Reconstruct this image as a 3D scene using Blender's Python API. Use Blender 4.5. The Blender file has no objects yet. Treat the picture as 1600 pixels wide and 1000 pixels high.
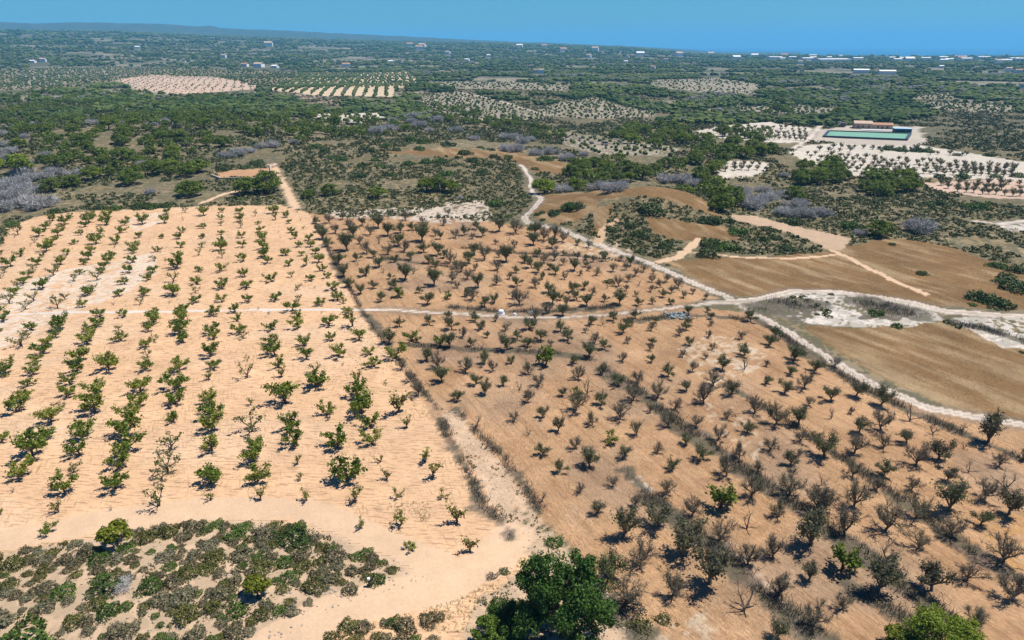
import bpy, math, random
import numpy as np
from math import radians

# ------------------------------------------------------------------ camera, sky, sun, exposure
scene = bpy.context.scene
COL = scene.collection
CAM_H = 55.0
cam_data = bpy.data.cameras.new("camera")
cam_data.sensor_width = 36.0
cam_data.lens = 36.0 * 1067.0 / 1600.0
cam_data.clip_start = 1.0
cam_data.clip_end = 90000.0
cam = bpy.data.objects.new("camera", cam_data)
COL.objects.link(cam)
cam.location = (0, 0, CAM_H)
cam.rotation_euler = (radians(90) - math.atan(430.0 / 1067.0), 0, 0)
scene.camera = cam

SUN_EL, SUN_AZ = 65.0, 76.0          # azimuth clockwise from +Y
world = bpy.data.worlds.new("World"); scene.world = world; world.use_nodes = True
wn = world.node_tree.nodes; wl = world.node_tree.links
sky = wn.new("ShaderNodeTexSky"); sky.sky_type = 'NISHITA'; sky.sun_disc = False
sky.sun_elevation = radians(SUN_EL); sky.sun_rotation = radians(SUN_AZ)
sky.altitude = 300; sky.air_density = 1.0; sky.dust_density = 0.3; sky.ozone_density = 3.0
hsv = wn.new("ShaderNodeHueSaturation"); hsv.inputs['Saturation'].default_value = 1.3
tint = wn.new("ShaderNodeMix"); tint.data_type = 'RGBA'; tint.blend_type = 'MULTIPLY'
tint.inputs['Factor'].default_value = 1.0
tint.inputs[7].default_value = (0.27, 0.62, 0.90, 1)
wl.new(sky.outputs[0], hsv.inputs['Color']); wl.new(hsv.outputs[0], tint.inputs[6])
wl.new(tint.outputs[2], wn['Background'].inputs[0])
wn['Background'].inputs[1].default_value = 0.075

sun_d = bpy.data.lights.new("sun", 'SUN'); sun_d.energy = 4.7; sun_d.angle = radians(0.53)
sun_d.color = (1.0, 0.95, 0.87)
sun = bpy.data.objects.new("sun", sun_d); COL.objects.link(sun)
sun.rotation_euler = (radians(90 - SUN_EL), 0, radians(180 - SUN_AZ) + math.pi)
from mathutils import Vector
_sd = Vector((math.sin(radians(SUN_AZ)) * math.cos(radians(SUN_EL)), math.cos(radians(SUN_AZ)) * math.cos(radians(SUN_EL)), math.sin(radians(SUN_EL))))
sun.rotation_euler = _sd.to_track_quat('Z', 'Y').to_euler()

vs = scene.view_settings
scene.display_settings.display_device = 'sRGB'
vs.view_transform = 'Standard'; vs.look = 'None'; vs.gamma = 1.0; vs.use_curve_mapping = False
vs.exposure = 0.5
scene.cycles.use_denoising = True
scene.cycles.max_bounces = 5; scene.cycles.diffuse_bounces = 2; scene.cycles.glossy_bounces = 2
scene.cycles.transmission_bounces = 2; scene.cycles.volume_bounces = 1; scene.cycles.transparent_max_bounces = 4

# ------------------------------------------------------------------ terrain height (metres)
def vnoise(x, y, seed=0):
    """smooth value noise in -1..1 on numpy arrays"""
    xi = np.floor(x); yi = np.floor(y)
    fx = x - xi; fy = y - yi
    fx = fx * fx * (3 - 2 * fx); fy = fy * fy * (3 - 2 * fy)
    def hsh(a, b):
        s = np.sin(a * 127.1 + b * 311.7 + seed * 74.7) * 43758.5453
        return (s - np.floor(s)) * 2 - 1
    return ((hsh(xi, yi) * (1 - fx) + hsh(xi + 1, yi) * fx) * (1 - fy)
            + (hsh(xi, yi + 1) * (1 - fx) + hsh(xi + 1, yi + 1) * fx) * fy)

def fbm(x, y, octaves=4, seed=0):
    out = 0.0; amp = 1.0; tot = 0.0
    for k in range(octaves):
        out = out + amp * vnoise(x, y, seed + k * 13); tot += amp
        x = x * 2.03 + 17.3; y = y * 2.03 - 9.1; amp *= 0.5
    return out / tot

def sstep(a, b, v):
    t = np.clip((v - a) / (b - a), 0, 1)
    return t * t * (3 - 2 * t)

MOUNDS = [  # x, y, radius x, radius y, height
    (45, 238, 32, 28, 9.0), (112, 300, 90, 34, -5.0), (-230, 430, 150, 110, 9.0), (0, 300, 45, 30, 2.2),
    (-36, 56, 26, 8, 1.6), (12, 47, 14, 8, 1.0), (96, 150, 18, 9, 1.2), (-250, 900, 300, 120, 6.0),
    (330, 700, 220, 130, -4.0), (40, 560, 120, 70, -3.0), (-60, 380, 60, 40, 3.0),
]

RISE_AZ = [-60, -34.6, -27.4, -19, -9, 0, 9.9, 16]
RISE_M = [125, 122, 120, 92, 70, 54, 28, 0]

def coast_distance(x, y):
    az = np.degrees(np.arctan2(x, np.maximum(y, 1.0)))
    return 4300 + 9000 * sstep(14, -6, az) 

def height(x, y):
    x = np.asarray(x, float); y = np.asarray(y, float)
    d = np.hypot(x, y)
    h = 0.22 * fbm(x / 23, y / 23, 3, 3) * sstep(0, 90, d)
    h = h + 1.2 * fbm(x / 90, y / 90, 3, 5) * sstep(230, 420, d)
    h = h + 2.8 * fbm(x / 420, y / 300, 3, 7) * sstep(500, 1100, d)
    h = h + 6.0 * fbm(x / 1500, y / 900, 3, 9) * sstep(1100, 2600, d)
    for mx, my, rx, ry, mh in MOUNDS:
        h = h + mh * np.exp(-((x - mx) / rx) ** 2 - ((y - my) / ry) ** 2)
    h = h + np.interp(np.degrees(np.arctan2(x, np.maximum(y, 1.0))), RISE_AZ, RISE_M) * sstep(1300, 5200, d)
    c = coast_distance(x, y)
    return h - (75 + h) * sstep(c - 150, c + 500, d)


# ------------------------------------------------------------------ surveyed positions (metres, x east, y ahead)
GREEN = [(float(a[0]),float(a[1]),float(a[2]),a[3],int(a[4]),int(a[5])) for a in (e.split(",") for e in """-144,185.6,1.6,g,16,3;-154.1,207.7,3.3,s,16,1;-152.7,203.8,1.5,d,16,2;-154.3,225.1,2.6,g,15,1;-150.9,229.9,2,s,14,1;-149.9,214.8,3.1,g,15,2;-146.2,205.4,3.6,g,15,3;-142.8,198.1,1.7,s,15,4;-141.5,194.3,1.1,d,15,5;-137.3,183.8,3,g,15,6;-133.6,174.5,3.8,g,15,7;-131.8,168.8,2.7,s,15,8;-129.5,164.4,1.5,s,15,9;-150.4,227.8,2.6,g,14,2;-147,220.1,3.8,g,14,3;-145,215.4,2.8,g,14,4;-140.9,206.1,3.3,g,14,5;-135.7,195,4,g,14,6;-133.4,188.9,3.6,g,14,7;-131.1,183.3,1.6,g,14,8;-127.8,176,2.8,g,14,9;-125.4,170.6,2.8,s,14,10;-123.5,165.6,2.9,g,14,11;-121.5,160.8,2.6,g,14,12;-119.7,156.4,3,s,14,13;-117.6,151.9,2.9,g,14,14;-140.9,222.8,3.2,g,13,2;-142.9,228.5,2.6,g,13,1;-138.9,217.3,2.8,g,13,3;-134.3,207.3,3,g,13,4;-129.9,196.7,2.9,g,13,5;-127.3,191,0.7,d,13,6;-125.7,186.2,2.4,g,13,7;-121.7,176.7,2.9,g,13,8;-119,170.7,2.3,s,13,9;-117.7,166.8,3,s,13,10;-116,161.9,1.4,s,13,11;-114.1,157.2,3.3,g,13,12;-137.4,228.6,3.3,g,12,1;-133.5,219.8,3.5,g,12,2;-129.1,208.9,3,g,12,3;-124,197.2,3.1,g,12,4;-120.1,187.7,2.7,g,12,5;-117.3,181.7,3.2,g,12,6;-115.7,176.7,2.9,g,12,7;-111.6,167.7,2.7,g,12,8;-109.9,162.8,2.4,s,12,9;-108.2,158.7,0.7,d,12,10;-103.9,149.2,2.7,s,12,11;-129.3,225.5,2.6,g,11,1;-126.9,219.1,2.8,g,11,2;-122.4,209,3.6,g,11,3;-117.8,197.5,3.2,g,11,4;-115.9,192.6,1.7,d,11,5;-111.5,182.7,2.7,g,11,6;-109.6,177.6,2.6,g,11,7;-108,173,2.5,g,11,8;-106.8,169.4,2.2,g,11,9;-104.6,163.5,2.9,s,11,10;-100.8,154.8,2.5,s,11,11;-100.6,152.3,2.5,g,11,12;-121.7,221.1,3.5,g,10,1;-114.1,203.2,2.6,g,10,2;-108.9,191,3.3,g,10,3;-107.6,187.3,2.5,g,10,4;-103.5,178.5,2.9,g,10,5;-99.8,169.8,2.8,g,10,6;-96,160.4,3.1,g,10,7;-92.8,151.8,2.3,g,10,8;-115.5,222.6,3.5,g,9,2;-120.6,234.8,3,g,9,1;-106.9,202.8,2.6,g,9,3;-101.5,188.7,2.7,g,9,4;-98,180,2.4,s,9,5;-93.6,169.8,2.8,g,9,6;-91.6,163.3,2.9,g,9,7;-87,151.9,3,g,9,8;-115.2,237.6,2.4,s,8,1;-110.6,225.8,1.6,d,8,2;-104,210.1,2.7,g,8,3;-101.3,202.3,2.9,g,8,4;-96.9,192.9,2.5,g,8,5;-92,182.1,2.9,g,8,6;-89.2,173.5,3.6,g,8,7;-84.8,162.1,3.1,s,8,8;-80.1,151.8,3.2,g,8,9;-106.9,233.2,4,g,7,1;-99.4,215,3.4,g,7,2;-94.6,202.9,2.9,g,7,3;-90.9,193.5,2.8,s,7,4;-88.1,185.4,2.2,s,7,5;-82.1,170.6,3,g,7,6;-78,160.1,2.9,g,7,7;-75.5,153.6,2.1,s,7,8;-102.6,237.6,2.4,g,6,1;-98.6,227.4,2.6,g,6,2;-95.2,218.7,2.5,s,6,3;-90.5,207.4,2.1,g,6,4;-87.1,198.6,2.3,g,6,5;-83.8,190.2,3,g,6,6;-80.8,183,2.4,s,6,7;-75.8,170.3,3.3,g,6,8;-70.4,156.9,3.3,g,6,9;-95.6,236.1,3,g,5,1;-90.6,224,2.6,g,5,2;-87.4,215.6,2.2,s,5,3;-82.7,203.4,2.4,g,5,4;-79.1,193.7,2.5,g,5,5;-73.6,179.8,2.9,g,5,6;-68.1,165.8,2.9,g,5,7;-64.6,157.3,3,g,5,8;-88.6,232.3,2,s,4,1;-83.6,220.2,2.5,g,4,2;-79.7,210.3,2.7,g,4,3;-75.7,200.4,2.9,g,4,4;-72,191.1,2.8,g,4,5;-68.9,183.5,2.9,g,4,6;-66.3,177.3,2.6,g,4,7;-60.3,162.1,3.4,g,4,8;-83.5,235.9,3,g,3,1;-79.7,226.2,2.3,y,3,2;-73.6,210,0.9,d,3,3;-71.1,203.8,0.7,d,3,4;-63.8,185.2,2.2,g,3,5;-59.7,175.2,2.3,g,3,6;-56.3,165.9,2.5,s,3,7;-52,156,2.3,s,3,8;-77.4,230.3,2.3,g,2,2;-73.8,221.6,1.9,g,2,4;-69.4,210,2.4,g,2,6;-66.5,203.2,2.1,g,2,7;-62.5,193.6,2.3,g,2,10;-59.1,184.8,1.9,g,2,12;-55.3,175.2,2.1,y,2,14;-50.4,162.8,2.4,g,2,17;-48,157,0.9,d,2,18;-75.6,237.3,2,d,2,1;-71,225.4,1,d,2,3;-67.1,214.2,1.5,s,2,5;-61.4,200.9,2.6,g,2,8;-58.9,193.7,2,g,2,9;-55.6,186.8,1.9,g,2,11;-52.5,178.5,2.4,g,2,13;-49.7,170.6,2.8,g,2,15;-47,164.6,2.2,g,2,16;-43.5,155.6,3.2,g,2,19;-115.2,146.5,3.3,s,14,15;-113.8,142.1,1.9,g,14,16;-108.8,135.6,2.7,g,13,15;-105.7,130.2,1,g,13,16;-108.6,142.5,2.4,s,13,14;-110.4,147.8,2.9,s,13,13;-102.2,143.4,2.8,s,12,12;-96.9,144.1,2.2,g,11,13;-90.7,145.5,1.3,d,10,9;-84.9,145.9,2,s,9,9;-99.8,130.8,2.4,g,12,13;-98,126.9,2.3,s,12,14;-96.4,122.6,3.6,s,12,15;-94.1,131.3,3.2,g,11,15;-92.6,127.3,2.5,g,11,16;-91.5,123.5,2.7,g,11,17;-89.9,119,3.3,g,11,18;-86.1,110.5,2.8,g,11,20;-88.7,115.2,2.3,g,11,19;-91.3,110.6,2.8,g,12,17;-93.7,115.4,2,g,12,16;-98.3,139.9,1.3,d,11,14;-89.8,138.2,2.9,g,10,10;-87.6,132.9,3,g,10,11;-86.6,129.3,2.6,g,10,12;-84.3,124.2,3.6,g,10,13;-80.9,116,2.7,g,10,14;-78.8,111.2,2.6,g,10,15;-77.2,106.6,2.7,g,10,16;-84.6,138.7,2.3,g,9,10;-81.7,130.9,2.2,s,9,11;-78.3,125.5,3.5,g,9,12;-74.2,114.8,2.5,g,9,13;-73.3,111.9,3.5,g,9,14;-78.5,146.6,0.9,d,8,10;-72.8,147.2,2.6,g,7,9;-66.9,147.7,2.4,g,6,10;-60.8,147.6,2.4,g,5,9;-54.7,148.5,2.7,g,4,9;-78.9,140.8,2.3,g,8,11;-76.4,134.6,2.9,g,8,12;-75.2,130.4,2.4,g,8,13;-71.5,125.1,1.9,s,8,14;-71.8,122.3,2.4,g,8,15;-69.2,117.7,1.8,s,8,16;-66.7,111.9,2.6,g,8,17;-72.9,140.8,2.8,g,7,10;-71.1,136,2.9,g,7,11;-68.5,129.5,3,g,7,12;-65.6,125,2.1,g,7,13;-60.5,112,4.5,g,7,14;-65.5,139.5,3,g,6,11;-61.6,128.9,3.2,g,6,12;-60,126.5,2.3,g,6,13;-57.1,117.7,3.6,g,6,14;-54.6,112.7,2.6,g,6,15;-53.5,108,1.4,y,6,16;-61.5,141.5,2.3,g,5,10;-59.2,136.5,2.5,g,5,11;-56,129.3,3,g,5,12;-54.2,126.6,2.1,s,5,13;-49.6,115.9,1.1,s,5,14;-47.1,108.9,2.7,s,5,15;-53.5,139.9,1.1,d,4,11;-56.8,142.8,0.9,d,4,10;-50,130.9,3,g,4,12;-47.2,123.4,3.8,g,4,13;-45.2,118.5,3.7,g,4,14;-42.9,113.4,2.8,g,4,15;-41.1,109.1,1.5,y,4,16;-49.4,148.6,2.2,s,3,9;-43.8,145.5,2.6,g,2,20;-42,140.5,0.8,d,2,21;-49,141.9,3.4,g,3,10;-44.7,132.2,3,g,3,12;-46.3,136.7,2.9,g,3,11;-41.1,122.9,2.8,g,3,13;-38.7,116.8,2.7,g,3,14;-35.7,111.1,2.3,s,3,15;-34,106.6,3.2,g,3,16;-38.7,133.6,3.2,g,2,22;-36,125.6,2.3,g,2,23;-32.8,117.6,2.7,g,2,24;-31.2,113.8,0.9,d,2,25;-40.6,149,2.2,g,1,1;-38.6,146.5,2.4,y,1,2;-36.3,140.5,2.3,g,1,3;-33.6,133.1,2.6,y,1,4;-30.7,126,2.9,g,1,5;-25.3,113.4,3.7,g,1,7;-27.1,119,2.4,g,1,6;-26.9,107,1.7,y,2,26;-90.3,109,1.4,g,12,18;-84.1,105.6,2.9,g,11,21;-81.5,100.6,2.1,g,11,22;-79.9,96.5,3.7,g,11,23;-76.2,87.8,2.1,g,11,24;-75.2,102,2.8,g,10,17;-72.9,97,2.5,s,10,18;-72.3,93.5,3.4,g,10,19;-69.9,87.9,3.6,g,10,20;-68.9,84,3.7,g,10,21;-67.2,79,3.3,g,10,22;-66.1,75.3,1,d,10,23;-70.5,103.3,3.3,g,9,15;-67.6,96.9,3.7,g,9,16;-66.2,93.3,1,y,9,17;-64.8,88.9,2.9,g,9,18;-62.4,84.3,3,g,9,19;-60.9,80,2.3,s,9,20;-59,75.2,3.2,g,9,21;-63.4,103.4,3.7,g,8,18;-61.6,98.6,3.1,g,8,19;-60.1,94.4,3.2,g,8,20;-58.5,89.6,4.5,g,8,21;-55.8,84.4,3.9,g,8,22;-55,81.1,2.7,g,8,23;-52.9,76.2,3.3,g,8,24;-57.7,104.7,4.2,g,7,15;-55.5,99.4,3.2,g,7,16;-53.1,93.5,3,g,7,17;-49.9,85.6,3,s,7,18;-47.8,80.2,3.4,s,7,19;-47.5,78,2.1,s,7,20;-49.6,99.8,3.2,g,6,17;-47.9,94.7,3.7,g,6,18;-46,91.2,3.2,g,6,19;-43.7,85.2,4.1,g,6,20;-40.6,77.1,2.8,g,6,21;-39.1,73.5,1.7,y,6,22;-43,99.1,1.1,y,5,16;-39.7,90.7,3.9,s,5,17;-37.6,85.8,2.1,g,5,18;-36.4,82.5,2.7,g,5,19;-34.4,77.8,3.3,g,5,20;-32.8,73.7,1.3,y,5,21;-37.5,99.7,4.7,g,4,17;-33.9,91,2.8,g,4,18;-32.3,86.6,2.6,g,4,19;-30.3,81.9,1.1,y,4,20;-28.8,78,0.9,y,4,21;-33.6,105.2,3.3,g,3,17;-29.6,95.8,3.1,g,3,18;-25.9,86.5,3.2,g,3,19;-22.5,78.2,3.5,g,3,20;-25.9,102.2,3.7,g,2,27;-24,96.6,3.7,g,2,28;-22.1,92.3,3.2,g,2,29;-20.7,87.3,2.9,g,2,30;-18.4,96.8,2.9,y,1,9;-16.3,91.8,1.4,y,1,10;-22.1,106.7,1.1,y,1,8;-18.6,82.6,1.5,y,2,31;-17,78.5,1.2,y,2,32;-12.4,82.6,1.6,y,1,11;-10.8,78.8,1.8,y,1,12;-64.6,70.8,1,g,10,24;-57.5,71.2,1.3,y,9,22;-56.2,66.9,1.9,g,9,23;-51,71.6,0.8,d,8,25;-43.8,67.8,0.8,d,7,22;-45.3,72.4,2.8,s,7,21;-26.6,73.6,1.3,y,4,22;-20.3,73.2,1.8,y,3,21;-15.1,74.2,1.8,y,2,33;-9.1,74.3,1.7,y,1,13;-18.3,67.9,1.1,y,3,22;-13.6,68.8,1.7,y,2,34;-6.8,69.5,1.9,y,1,14;-11.9,64.2,1.5,g,2,35;-4.9,64.1,1.5,y,1,15""".split(";"))]
BARE = [(float(a[0]),float(a[1]),float(a[2]),a[3]) for a in (e.split(",") for e in """-64.6,221.5,2.9,o;-61.5,211,2.7,o;-57.7,202.3,3.2,o;-53.9,194,3.4,o;-47.1,176.5,3.6,o;-42.8,166.1,2.5,o;-39.6,157.8,2.8,o;-60.5,222.1,2.9,b;-57.2,226.6,2.6,b;-55.3,209.2,2.7,b;-48.8,204.1,3.2,o;-51.8,213.8,3.1,b;-53.9,232.3,2.3,b;-48.9,218.6,2.8,o;-44.1,206.9,3.3,b;-43.3,216.3,3.7,o;-42.2,228.3,2,d;-48.5,233.9,1.7,b;-35.9,226.2,2.9,b;-38.4,205.6,3.3,o;-36.3,200.1,1.7,b;-35.2,209,4.2,o;-31.8,212.6,2.8,o;-27.1,200.2,4.3,o;-27.9,214.9,2.2,b;-29.8,222.6,1.9,b;-47.5,189.7,4.1,o;-41.2,187.3,3,b;-45.4,197.3,2,b;-39.6,197.1,2.3,d;-33.5,194,3.9,o;-35.1,186.1,2.7,b;-42.6,179.8,2.6,o;-41.4,175.2,1,d;-35.3,174.4,3.6,o;-38.7,183.4,2.4,o;-31.9,178.1,2.4,o;-33.4,169.3,1.5,d;-37.3,166.1,3.2,o;-30.8,188.4,3,b;-27.8,180.2,2.4,o;-25,187.8,3.6,o;-20.7,185.4,3.8,o;-19,182.2,2.4,o;-22.5,177.6,2.3,o;-20.5,174.5,2.3,o;-16.8,177.7,2.9,b;-23.7,205.6,2.4,b;-22,202.3,1.8,o;-24.9,227.8,2,b;-22.1,233.2,2,b;-22.4,218.5,2.2,b;-27,163.1,3.4,o;-25.3,168.3,2.2,d;-30.8,164.3,1.9,o;-28.5,156.6,2.6,o;-33.5,157.2,2.1,o;-36.2,152.9,2.1,o;-30.3,148,2.9,o;-26.4,151.1,2.3,g;-19.2,158.8,3.3,o;-14.9,161.7,2.2,b;-22.1,153.8,2.1,o;-19.4,146.2,2.9,o;-17,153.1,1.1,d;-15,149.8,2,g;-13.4,157.3,1.9,b;-14.7,172.5,2.3,b;-17.4,203.4,2.9,b;-14.8,206.8,3.6,o;-12.2,202.4,1.8,b;-11.3,213.4,3.4,o;-9,205.6,3.3,o;-4.3,210.8,3.3,o;-4.8,196.6,1.4,b;-0.9,200.1,1.2,d;0.7,193.9,2,b;1.3,207.6,3.9,b;6.9,206.3,4.2,o;6.3,195.3,3.1,o;9.6,199.9,3.2,b;11.6,192.6,3.4,o;12.9,201.3,3.5,b;15.2,197.9,2.6,b;12.8,189.8,1.7,b;19.3,194.9,2,o;22.4,192.1,2,b;7,184.3,2.7,o;3.2,178,2.9,o;-1.6,179.1,3.7,o;-3.7,183.7,1.9,b;-7.6,180.9,3.4,b;-10.5,185.3,2.7,o;-11.6,177.1,3.6,o;-13.2,170.1,2.8,b;-9.6,171.4,1.5,b;-3.8,171.1,3,b;1.3,169.4,2,o;5.2,173.5,2.8,o;6.8,168.9,2.7,o;8.7,177.9,2.6,b;11.7,180.5,2.6,b;14.7,185.1,1.6,o;7.8,163.9,2.2,o;11.3,167.7,2.7,o;10,172.2,2,o;13.7,176.1,1.8,b;13.2,164,1.5,b;16.2,170.9,2.5,o;20.2,180.8,1.9,o;19.6,174.4,1.8,o;17.4,167.1,1.5,b;22.1,178.6,1.8,b;21.8,167.1,2,b;20.2,171,1.5,b;18.1,181.3,1.9,b;-11.2,163.9,2.4,b;-8.1,157.3,2.8,o;-3.9,159.4,2.6,b;1.3,158.7,2.6,o;-0.6,163.8,1.7,b;5.7,157.3,2.3,b;8.6,153.9,2.1,o;-10.8,151.8,2.5,o;-9.2,148.6,2.4,b;-4,147.2,2.4,o;-6.2,144.2,2.4,o;0.1,149.8,2,b;1.7,145.7,3.3,b;9.3,146.7,2.6,o;11.1,148.5,2,o;12.5,145.1,2,b;14.4,154.9,2.8,o;15.1,148.4,2.4,o;17.3,156.4,2.3,o;17.1,145,2.2,o;19,152.5,1.8,b;25.6,179.4,2.1,o;26.3,170.1,2,b;29.7,179.4,1.6,b;30,171.3,1.8,b;31.9,175.1,2.1,o;31.8,167,2,b;34.3,170,1.8,b;29.1,162.2,1.9,b;26.3,158.9,2.4,b;31.2,158.9,1.2,d;34.9,161.6,1.7,b;36.1,157.6,2.1,b;38.5,161.4,1.9,b;40.3,157,2.6,b;36.5,168.4,1.2,b;33.4,154.6,1.4,b;38,153.7,2.1,b;35.3,150.8,2,o;40.2,150.3,1.6,b;43.1,152.9,1.4,b;45,149,1.3,b;36.1,146,1.8,g;32.1,146.1,1.5,b;28.7,145.4,2.4,o;29.2,151.3,1.4,b;27.6,155.4,1.4,b;23.2,157.5,1.4,d;21.4,147.8,2,o;24.5,146.2,2.6,o;21.8,135.7,2.1,o;26.7,137.1,2.3,o;16.6,133.9,2.2,g;19.2,133.3,1.8,d;24,132.5,2.6,o;30.7,134.7,1.6,o;38.7,139.6,1.7,o;37.1,133.5,1.8,o;43.5,141,1.3,o;42.9,137.1,1.5,o;42.1,133.2,1.4,b;-23.6,133,2.2,o;-20,124.9,2.9,g;-24.5,124.5,2.5,o;-17.4,134,2,o;-13.9,137.3,2.3,g;-14.1,123.1,2.5,g;-12.1,122,2.4,o;-12.5,131.3,2.6,g;-10,127.2,1.8,b;-8.1,122.9,2.1,o;-7.7,136,2.3,o;-6.1,131.3,2.2,o;-5.1,127,1.6,g;-3.4,135.7,1.4,b;-1.4,130.8,2,b;1.1,126.5,2.3,o;-0.9,121.1,3.2,g;2.9,122.3,2.4,o;-21.9,117.1,3.5,g;-20.2,112.5,1.8,b;-16,116.3,3.3,g;-13.7,112.8,2.3,b;-12.4,107.3,2.4,o;-17.8,107.7,1.9,b;-15.9,102.7,2.3,b;-8.4,111.3,2.6,b;-5,114.5,2.7,o;-3.5,111.7,1.7,b;-6.2,106.4,2.2,o;-4.6,102.4,1.8,o;-1.5,105.9,2.2,o;-0.1,114.5,1.6,o;2.9,110.5,2.1,b;1.4,104.1,1.6,d;7.7,140.1,2.3,b;10.1,130.1,2.8,o;11.2,138.7,2.3,o;11.3,125.1,2.5,g;3.6,131.8,3,o;5,136.5,2.9,b;5.7,125.8,2.7,o;7.7,122.8,1.3,b;15.1,129.4,1.2,b;16.6,124.4,2.1,b;22.9,129.1,2.6,o;25.2,133.1,1.6,b;18.1,120.7,2,o;22.8,123.9,1.3,b;29,130.7,1.8,b;27.8,123.3,1.7,o;26.7,120.3,1.3,b;25.9,115,1.8,o;20.6,115.6,1.6,b;14.4,117.3,2.4,o;6.1,113.7,3,g;11.3,114.7,2,o;11.7,108.1,2.2,b;16.3,110,1.9,b;18.3,105.4,2.5,o;22,106.9,2.5,b;27.9,109.2,2.9,o;4.6,105.7,2.2,b;8.3,102.1,1.8,o;12.8,102.7,2.3,d;10.9,101.7,1.9,g;2.6,101.7,1.1,o;34.1,127.9,1.8,b;34.8,122.6,2.1,o;36.3,131,1.8,o;32.4,117.6,1.5,b;39.7,126.8,1.4,b;38.9,120.8,1.5,b;36.4,116.4,1.1,b;46.1,125.9,1.7,b;44.5,118.1,2.6,o;38.3,112.1,2.1,o;42.4,112.3,2.1,d;46.8,113.5,1.2,b;51.1,135.3,2.5,o;50.4,122.6,2.6,o;53.3,126.6,2.7,o;52.5,115.8,3.6,o;54.6,111.2,2.6,o;46.4,103.2,2.5,o;49.8,110,1.9,o;50.5,104.9,2.5,b;44.5,106.8,1.8,g;30,103.9,2.3,o;32.6,111.1,1.7,b;35,105.8,2.8,b;37.2,102.6,2.9,o;59.3,113.3,1.8,b;53,100.3,2.7,o;58.1,102.2,3.2,o;60.8,99.2,2.9,o;50.7,94.8,1.5,d;53,90.3,2.1,o;56.8,91.1,3.1,b;62.8,94,2.4,d;58.9,87.6,2.6,o;64.3,90.2,1.9,d;69.2,91.2,1.5,d;71.3,88,3.7,o;66.5,86.1,1.2,d;54.6,86.1,2.2,b;45,83.9,3.5,o;49.6,84.6,2.8,b;46.7,78.9,2.4,b;51.3,79.4,2.3,o;57,81.8,2.9,b;61.1,83.2,3.3,o;59,77.9,2.4,o;53.4,76.1,2,b;63.2,79.8,1.5,d;68.6,81.5,1.9,b;73.2,83.2,1.6,b;54.5,96.1,1.1,b;41.7,77,1.3,d;48.6,75.8,1.6,b;43.7,72.3,3,b;39.1,71.2,3.2,b;45.6,67.8,3.4,b;50.6,70.1,3.2,b;40.2,66.8,2.9,b;55.6,71.6,3.6,o;61.7,73.9,2.8,b;65.2,75.8,2.6,d;62.7,70.8,2.7,o;57.8,68.8,2.1,g;53.1,66.5,2.8,b;47.9,64.5,2.7,b;43.1,62.5,2.4,d;37.5,61.2,2.8,g;56.4,62.3,3.4,b;50.4,59.4,2.6,b;45.6,57.8,3.3,o;39.4,57.6,3.7,o;53.3,56.3,3,b;-9.2,100.1,2.1,g;-5.4,91.8,1.8,d;0.3,93.7,1.6,b;2.6,99.7,1.9,b;4.9,95,1.8,o;7.1,90.7,1.8,o;2.6,89.6,1.2,d;4.5,84.4,2,g;6.7,80,2.1,g;10.4,97,2.9,b;14.7,98.6,2.3,g;12.5,92.5,1.8,b;9.3,85.7,1.7,b;14.7,87.3,2.1,g;17,94,2.6,b;18.9,89.4,1.9,b;11,81.2,2.3,o;16.2,83.5,2.2,o;13.5,76.7,1.4,b;9,75.4,1.2,b;3.9,73.5,1.5,d;10.9,71.1,2.1,o;15.8,72.3,1.5,b;20.1,100.2,2.6,b;24.4,101.2,2.4,b;26.5,97.4,1.9,b;31.7,99.5,3,b;39.1,96.3,2.5,b;41.3,93,3.2,b;48.7,98.8,1.5,b;44.7,92.7,2.4,o;43.1,87.9,2.1,b;39.4,81.8,2.4,o;37.7,85.4,2.4,b;35.8,90.3,2.3,g;34.1,94.5,1.8,b;28.6,92.1,1.8,b;24.1,91.7,2.2,b;21.1,84.6,1.5,b;25.6,86.6,2.1,o;30.9,88.1,1.9,b;27.3,83,2.4,g;32.6,83.4,2,b;34.1,80,1.6,b;29.5,79.1,2.5,b;22.5,80.6,2,g;20.3,74.7,1.9,b;26.7,72.3,3.1,g;31.3,74.4,2.7,b;36.4,74.7,2.9,b;38.7,71.5,3.1,b;22.3,96.4,1.2,b;18.1,68.6,3.5,o;22.6,70.5,2.4,b;19.8,63.3,3.6,o;14.6,61.6,2.8,b;17.2,56.9,2.7,b;21.7,58.8,3.7,o;24.8,65.9,2.8,b;28.8,68,1.9,d;26.9,61.8,2.3,b;30.2,62.9,2.5,b;33.5,70.2,2.1,b;35.5,65.2,3.8,o;28.7,56.9,2.3,b;32.9,59.5,1.7,o;24.1,54.6,2.7,d;34.7,55.2,1.7,b;30.7,52.9,2.2,b;26.5,51.4,2.5,o;13.3,66.5,3.1,o;10.4,60,3.6,g;12,55.2,3.1,b;46.9,52.9,2.2,b;42.5,53.9,0.8,d""".split(";"))]
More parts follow.
